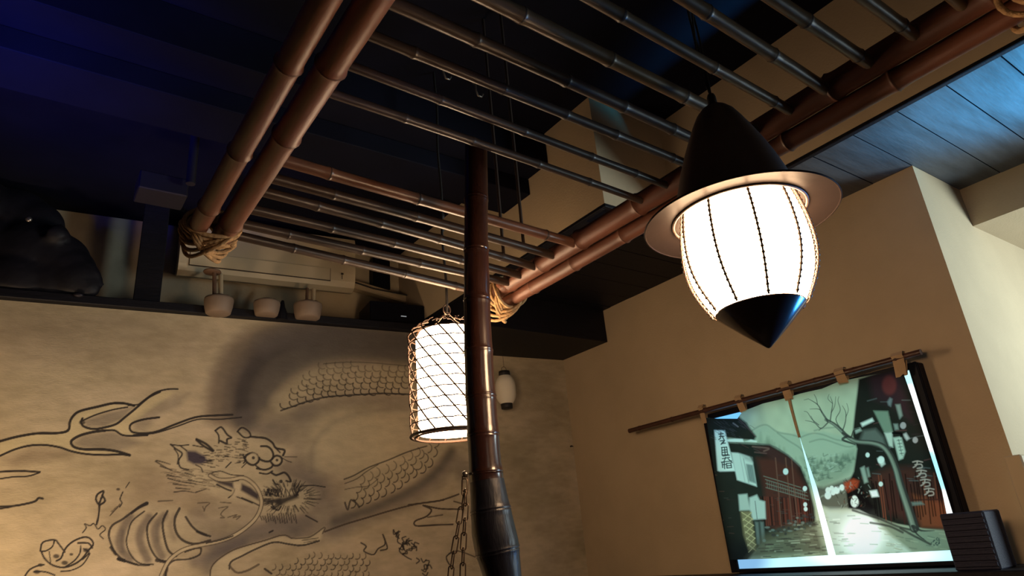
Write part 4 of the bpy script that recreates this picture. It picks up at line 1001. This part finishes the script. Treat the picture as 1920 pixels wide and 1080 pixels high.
    for pts in ([(225, 325), (275, 318)], [(250, 305), (245, 370), (225, 385)], [(232, 350), (285, 348)], [(262, 345), (290, 395)], [(240, 400), (290, 395), (255, 430), (300, 425)], [(250, 440), (285, 410)],
                [(255, 475), (315, 470)], [(258, 475), (262, 560)], [(315, 470), (325, 555)], [(262, 505), (318, 500)], [(265, 530), (320, 525)], [(262, 560), (330, 555)], [(290, 475), (296, 565)], [(270, 570), (345, 560)],
                [(265, 600), (345, 585)], [(300, 585), (280, 640)], [(255, 640), (370, 625)], [(330, 600), (375, 645)], [(262, 640), (268, 700)], [(268, 668), (300, 664)], [(285, 645), (290, 712)], [(310, 655), (315, 705)], [(310, 655), (360, 650), (368, 700), (315, 705)], [(313, 680), (364, 676)]):
        S(J(pts), 2.1, (0.03, .04, .035), .9, 1, smooth=False)
    # white windows below
    P(J([(365, 530), (440, 535), (570, 580), (610, 640), (655, 915), (430, 840)]), (0.50, 0.60, 0.50), .95, 1.6)
    P(J([(460, 545), (600, 590), (610, 650), (520, 610)]), (0.25, .30, .25), .7, 3); P(J([(530, 660), (610, 672), (645, 880), (560, 850)]), (0.10, 0.14, 0.12), .9, 1.6)
    for k in range(4): S(J([(545 + k * 18, 670), (575 + k * 18, 870)]), 1.2, (0.25, .32, .27), .7, 1)
    S(J([(500, 600), (560, 870)]), 1.6, (0.2, .25, .2), .7, 1); S(J([(460, 560), (520, 860)]), 1.2, (0.3, .36, .3), .7, 1)
    P(Hc([(525, 722), (565, 718), (580, 790), (530, 792)]), (0.42, .50, .40), .9, 2); P(Hc([(575, 735), (608, 722), (620, 745), (645, 752), (648, 828), (590, 832), (576, 780)]), (0.46, .55, .45), .9, 2)
    S(Hc([(600, 750), (610, 828)]), 1.5, DK, .6, 1.2)
    P(Hc([(535, 795), (582, 795), (606, 965), (570, 965), (548, 900)]), (0.32, 0.26, 0.12), .6, 3)
    for k in range(6):
        S(Hc([(540 + k * 5, 800 + k * 28), (592 + k * 3, 830 + k * 28)]), 1.7, (0.45, .38, .18), .9, 1); S(Hc([(585 + k * 4, 800 + k * 28), (545 + k * 5, 835 + k * 28)]), 1.7, (0.45, .38, .18), .9, 1)
    for x in (600, 622): P(Hc([(x, 840), (x + 16, 842), (x + 26, 945), (x + 10, 940)]), (0.14, .17, .14), .8, 2)
    # street at the left, wet stones
    P(Hc([(640, 900), (760, 860), (870, 850), (915, 980), (560, 1005)]), (0.09, 0.085, 0.05), .9, 8)
    for k in range(110):
        x = rnd.uniform(600, 905); yy = rnd.uniform(820, 1000)
        if yy < 990 - (x - 560) * .62: continue
        if yy > 1004: continue
        L = rnd.uniform(14, 46); S(Hc([(x, yy), (x + L, yy - L * .04 + rnd.uniform(-2, 2))]), rnd.uniform(1.4, 3.2), rnd.choice([(0.05, .05, .035), (.18, .20, .12), (.32, .34, .22), (.05, .04, .03)]), .7, 1.8)
    for k in range(40):
        x = rnd.uniform(640, 860); yy = 900 - (x - 640) * .32 + rnd.uniform(-30, 25); cv.blob(Hc([(x, yy)])[0], rnd.uniform(2, 5), rnd.uniform(1.5, 3), rnd.choice([(0.16, .19, .15), (.04, .05, .04), (.03, .03, .03)]), .7, .8)
    # bright wet road
    P(Hc([(905, 788), (1010, 792), (1110, 845), (1190, 890), (1290, 960), (1290, 985), (930, 990)]), (0.42, 0.52, 0.42), .95, 8)
    cv.blob(Hc([(1070, 900)])[0], 40, 42, (0.80, 0.92, 0.84), .95, .9)  # the screen's hot spot behind the cloth, painted into the print colour
    for k in range(70):
        x = rnd.uniform(925, 1230); yy = rnd.uniform(810, 985)
        if x > 1000 + (yy - 800) * 1.5 or (abs(x - 1075) < 55 and yy > 830 and rnd.random() < .85): continue
        L = rnd.uniform(14, 40); S(Hc([(x, yy), (x + L, yy + rnd.uniform(-2, 2))]), rnd.uniform(1.2, 2.6), rnd.choice([(0.16, .2, .15), (.3, .36, .28), (.08, .1, .07), (.7, .8, .7)]), .5, 1.8)
    # right row of houses
    P(Hc([(1056, 213), (1225, 160), (1262, 165), (1475, 800), (1480, 885), (1340, 872), (1230, 852), (1130, 825), (1060, 788), (1010, 780), (1000, 700), (1035, 620), (1050, 520), (1030, 462)]), DK, .97, 2)
    P(Hc([(1100, 200), (1230, 170), (1290, 400), (1200, 330), (1120, 300)]), (0.035, 0.016, 0.018), .8, 8); cv.blob(Hc([(1190, 240)])[0], 13, 18, (0.13, .03, .025), .8, .6)
    P(Hc([(1100, 640), (1200, 600), (1290, 600), (1420, 640), (1460, 780), (1465, 860), (1300, 850), (1190, 800)]), WOOD, .55, 8)
    P(Hc([(1290, 720), (1440, 760), (1468, 870), (1330, 866)]), (0.20, .055, .022), .75, 5)
    for k in range(30):
        x = 1110 + k * 11.5; S(Hc([(x, 640 + rnd.uniform(-20, 40)), (x + 22, 790 + rnd.uniform(-10, 60))]), 2.2, rnd.choice([DK, (.17, .05, .025), (.05, .015, .012), DK]), .75, 1.6)
    for k in range(44):
        x = rnd.uniform(1060, 1400); yy = rnd.uniform(300, 660); L = rnd.uniform(15, 50)
        S(Hc([(x, yy), (x + L, yy - L * rnd.uniform(-.15, .35))]), rnd.uniform(1.2, 2.6), rnd.choice([(.09, .10, .09), (.03, .02, .02), (.11, .045, .04)]), .6, 1.6)
    for pts, c in ((I([(300, 425), (405, 428), (440, 580), (378, 585)]), (0.17, 0.24, 0.16)), (I([(378, 585), (435, 580), (440, 690), (412, 680)]), (.46, .54, .42)), (I([(440, 620), (500, 612), (530, 720), (512, 770), (482, 782)]), (.42, .52, .40)),
                   (I([(210, 515), (290, 478), (302, 500), (222, 540)]), (.62, .7, .58)), (I([(165, 560), (205, 548), (218, 570), (175, 590)]), (.3, .36, .28)), (I([(400, 360), (418, 330), (435, 340), (425, 395), (408, 385)]), (.14, .17, .16)),
                   (I([(458, 380), (490, 378), (508, 460), (488, 485)]), (.20, .25, .20)), (I([(515, 595), (535, 585), (560, 625), (540, 640), (525, 620)]), (.42, .45, .40)), (I([(330, 770), (370, 765), (384, 810), (360, 830), (340, 800)]), (.5, .58, .48)),
                   (I([(205, 840), (235, 825), (262, 940), (235, 950)]), (.26, .33, .25)), (I([(250, 840), (265, 835), (278, 900), (262, 905)]), (.22, .28, .21)), (I([(272, 1005), (325, 998), (340, 1045), (290, 1050)]), (.75, .85, .75)), (I([(445, 520), (475, 520), (482, 560), (455, 565)]), (.2, .25, .2))):
        P(pts, c, .92, 2)
    for k in range(5): S(I([(470 + k * 5, 640 + k * 24), (500 + k * 4, 636 + k * 24)]), 1.4, (0.05, .08, .06), .8, 1, smooth=False); S(I([(480 + k * 5, 632 + k * 24), (486 + k * 5, 652 + k * 24)]), 1.3, (.05, .08, .06), .8, 1, smooth=False)
    S(I([(440, 585), (500, 590), (500, 610)]), 4, DK, .9, 1.5)
    for c_, r in (((513, 532), 5.5), ((260, 745), 4), ((355, 780), 6), ((28, 1000), 6), ((70, 980), 5), ((-30, 1000), 5), ((-5, 985), 4), ((165, 1065), 6), ((355, 955), 4), ((600, 637), 5)):
        cv.blob(I([c_])[0], r, r * 1.15, (0.62, .72, .62) if c_[0] < 500 else (.32, .32, .30), .9, .4)
    for c_, r in (((735, 620), 5), ((818, 695), 4), ((820, 765), 3.5), ((822, 785), 3.5), ((920, 725), 6), ((942, 712), 4.5), ((960, 702), 5.5), ((982, 690), 4.5), ((1040, 755), 8)):
        cv.blob(Hc([c_])[0], r, r * 1.2, (0.58, .70, .62), .92, .4)
    P(Hc([(992, 668), (1035, 652), (1058, 662), (1050, 690), (1010, 710), (995, 695)]), (0.34, 0.055, 0.02), .9, 3)
    P(Hc([(1080, 440), (1130, 432), (1165, 470), (1180, 520), (1120, 500), (1060, 490)]), (0.12, .14, .11), .8, 4)
    # glowing characters painted down a board
    for k in range(4):
        bx_, by = 1290 + k * 17, 572 + k * 40
        for pts in ([(4, 6), (24, 2), (46, 6)], [(24, 2), (20, 20), (6, 30)], [(14, 18), (40, 16), (44, 30), (24, 34)]):
            S(Hc([(bx_ + x, by + y_) for x, y_ in pts]), 2.3, (0.42, .33, .26), .85, 2)
    P(Hc([(1285, 755), (1330, 752), (1345, 765), (1290, 770)]), (.15, .19, .15), .8, 2); S(Hc([(1290, 745), (1440, 742)]), 3, (0.04, .015, .012), .8, 2)
    # ground at the right
    P(Hc([(1110, 815), (1230, 858), (1340, 876), (1470, 880), (1490, 975), (1290, 975), (1200, 900)]), (0.19, 0.23, 0.15), .95, 4)
    for k in range(26):
        x = rnd.uniform(1140, 1440); yy = rnd.uniform(860, 960)
        if yy < 830 + (x - 1110) * .2: continue
        S(Hc([(x, yy), (x + 30, yy + rnd.uniform(2, 8))]), 2, rnd.choice([(.1, .13, .09), (.3, .34, .22)]), .6, 2)
    for pts in ([(1030, 790), (1130, 822), (1230, 862), (1300, 880)], [(1110, 845), (1190, 860), (1250, 888)], [(1240, 870), (1300, 905), (1370, 940)]): S(Hc(pts), 4, (0.03, .028, .024), .85, 3)
    for k in range(14): x = rnd.uniform(1368, 1412); yy = rnd.uniform(915, 950); S(Hc([(x, yy), (x + rnd.uniform(-8, 8), yy + rnd.uniform(-10, 10))]), 2, (0.04, .06, .05), .8, 1)
    for k in range(150):      # dry brush texture on roofs, walls and dark eaves
        x = rnd.uniform(400, 820); yy = rnd.uniform(390, 900); L = rnd.uniform(8, 34); sl = rnd.uniform(.15, .5) if yy < 620 else rnd.uniform(-.1, .1)
        if yy < 480 + (x - 600) * .5 or x > 560 + (yy - 400) * .6: continue
        if 420 < x < 515 and 430 < yy < 630 or 495 < x < 650 and 530 < yy < 970: continue
        S(Hc([(x, yy), (x + L, yy + L * sl)]), rnd.uniform(.9, 2.0), rnd.choice([(.07, .06, .05), (.03, .02, .018), (.10, .05, .035)]), .55, 1.4)
    for k in range(40):
        x = rnd.uniform(400, 580); yy = rnd.uniform(392, 465); S(Hc([(x, yy), (x + 18, yy + 12)]), 1.2, (.06, .05, .045), .5, 1.2)
    for k in range(70):
        x = rnd.uniform(960, 1110); yy = rnd.uniform(650, 780); S(Hc([(x, yy), (x + rnd.uniform(-10, 10), yy + rnd.uniform(-16, 16))]), rnd.uniform(1, 2.4), rnd.choice([(.02, .02, .016), (.20, .24, .19), (.10, .04, .025), (.03, .03, .02)]), .6, 1.2)
    # bare tree
    tr_ = Hc([(1300, 870), (1278, 800), (1255, 730), (1236, 670), (1220, 610), (1195, 550), (1165, 512), (1120, 495), (1050, 488), (1005, 465), (975, 435), (945, 410), (912, 392)])
    S(tr_, 17, (0.035, .035, .028), .95, 2, w1=5); S([(x - 1.5, y_) for x, y_ in tr_], 9, (0.17, .20, .14), .9, 4, w1=2)
    S([(x - 3, y_ - 1) for x, y_ in tr_], 3, (0.26, .30, .22), .5, 3, w1=1)
    for pts, w0, w1_ in (([(1296, 862), (1330, 880), (1390, 880)], 6, 1), ([(1290, 860), (1310, 895), (1350, 925)], 5, 1), ([(985, 450), (1020, 470), (1035, 440), (1060, 430)], 4, 1.5), ([(1005, 465), (985, 480), (1040, 500)], 5, 3)): S(Hc(pts), w0, (0.03, .03, .025), .9, 1.5, w1=w1_)
    for pts, w0 in (([(920, 398), (895, 360), (875, 325), (835, 300)], 4), ([(895, 360), (880, 345), (840, 345)], 2), ([(875, 325), (870, 300), (860, 280)], 1.6), ([(930, 400), (935, 360), (940, 320), (930, 290)], 2.6), ([(935, 360), (950, 330), (955, 290)], 1.6),
                    ([(985, 440), (998, 400), (1000, 360), (985, 330)], 2.6), ([(1000, 380), (1012, 350), (1005, 320)], 1.5), ([(975, 430), (955, 390), (975, 350), (965, 310), (970, 290)], 2), ([(920, 405), (890, 430), (860, 405), (820, 395)], 2.6), ([(880, 415), (850, 390), (830, 360), (815, 355)], 1.7),
                    ([(890, 430), (880, 440)], 1.5), ([(940, 320), (920, 300), (925, 280)], 1.2), ([(860, 405), (845, 375)], 1.2), ([(835, 300), (815, 305)], 1.0)):
        S(Hc(pts), w0, (0.05, .055, .045), .85, 1.1, w1=.8)
for Pn, seed, nm, lb in ((Pl, 11, 'cloth_panel', 'left cloth panel with dark houses and a white sign'), (Pr_, 12, 'cloth_panel', 'right cloth panel with bare tree and bright road')):
    pass
noren = thing('door_curtain', 'split cloth curtain printed with an old wooden street, bare tree and mountains, lit from behind', 'curtain', (XN, 1.4, -.14))
for Pn, seed, lb in ((Pl, 11, 'left panel with dark houses, white sign and misty hills'), (Pr_, 12, 'right panel with bare tree, lanterns and bright wet road')):
    cvn = Canvas(Pn, None, SKY); paint(cvn, 21)
    # soft folds
    cvn.C = np.clip(cvn.C * 1.38, 0, 1); cvn.P = Pn.copy(); u_ = np.linspace(0, 1, cvn.nx)[None, :]; v_ = np.linspace(0, 1, cvn.ny)[:, None]
    cvn.P[..., 0] += .0028 * np.sin(9 * u_ + 2 * v_ + seed) * (0.3 + .7 * v_) + .0012 * np.sin(23 * u_ - 4 * v_)
    ob = cvn.mesh('cloth_panel', M['cloth'], noren, WORLD[noren.name]); ob['label'] = lb
# loops over the rod and the hanging seam strip
for k, (ua, va, ub, vb, wd) in enumerate(((1317, 765, 1321, 793, 11), (1387, 747, 1394, 772, 14), (1474, 722, 1480, 750, 17), (1576, 697, 1583, 721, 19), (1685, 668, 1690, 705, 21))):
    a = atx(ua, va, XN); b = atx(ub, vb, XN); kk = -(CR @ a)[2] / F; hw = wd * kk * .5
    mb = MB(); n = 9
    for i in range(n - 1):
        pass
    loop = [(b[0] + .001, b[1], b[2]), (XN - .010, a[1], a[2] - .012), (XN - .016, a[1], a[2]), (XN - .006, a[1], a[2] + .0115), (XN + .010, a[1], a[2] + .011), (XN + .0145, a[1], a[2] - .002), (XN + .006, b[1], b[2] + .002)]
    vs = []; fs = []
    for p_ in loop:
        for (dy, dx) in ((-hw, 0), (hw, 0)): vs.append((p_[0] + dx, p_[1] + dy, p_[2]))
    mm = len(loop); c_ = np.array([XN, a[1], a[2]])
    vs2 = []
    for v3 in vs:
        q = np.array(v3); dr = q - np.array([XN, q[1], (a[2] + b[2]) / 2]); dr[1] = 0; dr /= (np.linalg.norm(dr) + 1e-9); vs2.append(q + dr * .0015)
    al = vs + vs2; off = len(vs)
    for i in range(mm - 1):
        fs.append((2 * i, 2 * i + 1, 2 * i + 3, 2 * i + 2)); fs.append((off + 2 * i, off + 2 * i + 2, off + 2 * i + 3, off + 2 * i + 1))
        fs.append((2 * i, 2 * i + 2, off + 2 * i + 2, off + 2 * i)); fs.append((2 * i + 1, off + 2 * i + 1, off + 2 * i + 3, 2 * i + 3))
    mb.add(al, fs, False); mb.build('loop', M['tab'], noren)
mb = MB(); e = [atx(u, v, XN - .004) for u, v in ((1480, 748), (1484, 765), (1492, 795), (1499, 820))]
mb.tube(e, [.0065, .006, .0055, .005], 8); mb.build('seam', M['tab'], noren)
# rod
ra = atx(1180, 808, XN - .002); rb = atx(1727, 660, XN - .002)
rod = MB(); culm(rod, ra, rb, .0102, [.05, .20, .335, .47, .60, .72, .83, .94], 14)
o = rod.build('curtain_rod', [M['rod'], M['node']]); tag(o, 'slim dark bamboo rod carrying the printed curtain, sticking out to the left', 'rod')
# shelf, speaker, hook, alcove post
sh = MB(); sh.box((2.17, .35, -.185), (2.398, 2.70, -.160), .003); o = sh.build('shelf', M['black_wood']); tag(o, 'long black shelf under the television along the right wall', 'shelf')
spk = thing('speaker', 'small navy-black ridged box on the shelf, bottom right of the curtain', 'speaker', (2.24, .90, -.16))
mb = MB(); mb.box((2.19, .846, -.16), (2.30, .962, -.008), .004); spb = mb.build('body', M['speaker'], spk)
for k in range(9):
    z = -.150 + k * .0158; mb = MB(); mb.box((2.1865, .850, z), (2.1905, .958, z + .0105), .001); mb.build('ridge', M['speaker'], spb)
mb = MB(); q = atx(1073, 837, 2.394); mb.tube([q + (.006, 0, 0), q - (.014, 0, 0)], .0028, 8); mb.tube([q + (-.012, .010, 0), q + (-.012, -.012, 0)], .004, 8)
o = mb.build('wall_hook', M['cord']); tag(o, 'tiny dark hook on the tan wall near the room corner', 'hook')
mb = MB(); q = aty(1903, 853, .77); mb.box((q[0] - .004, .755, -1.2), (q[0] + .03, .80, q[2]), .004)
o = mb.build('wooden_frame_post', M['pipe']); tag(o, 'top of a light brown wooden upright at the right edge of the picture', 'post')

for i, (u, v) in enumerate(((893, 176), (832, 143))):
    q = atz(u, v, 1.54); hk_ = thing('ceiling_hook', ('small steel hook under the dark ceiling, nearer the big lamp', 'small steel hook under the dark ceiling, nearer the left rail')[i], 'hook', (q[0], q[1], 1.52), 'steel hooks under the dark ceiling')
    mb = MB(); mb.lathe([(.001, 1.600), (.014, 1.600), (.013, 1.592), (.001, 1.590)], (q[0], q[1], 0), 16); mb.build('plate', M['steel'], hk_)
    mb = MB(); mb.tube([(q[0], q[1], 1.595), (q[0], q[1], 1.555), (q[0] + .008, q[1], 1.535), (q[0] + .022, q[1], 1.535), (q[0] + .030, q[1], 1.550)], .0035, 8); mb.build('hook_arm', M['steel'], hk_)
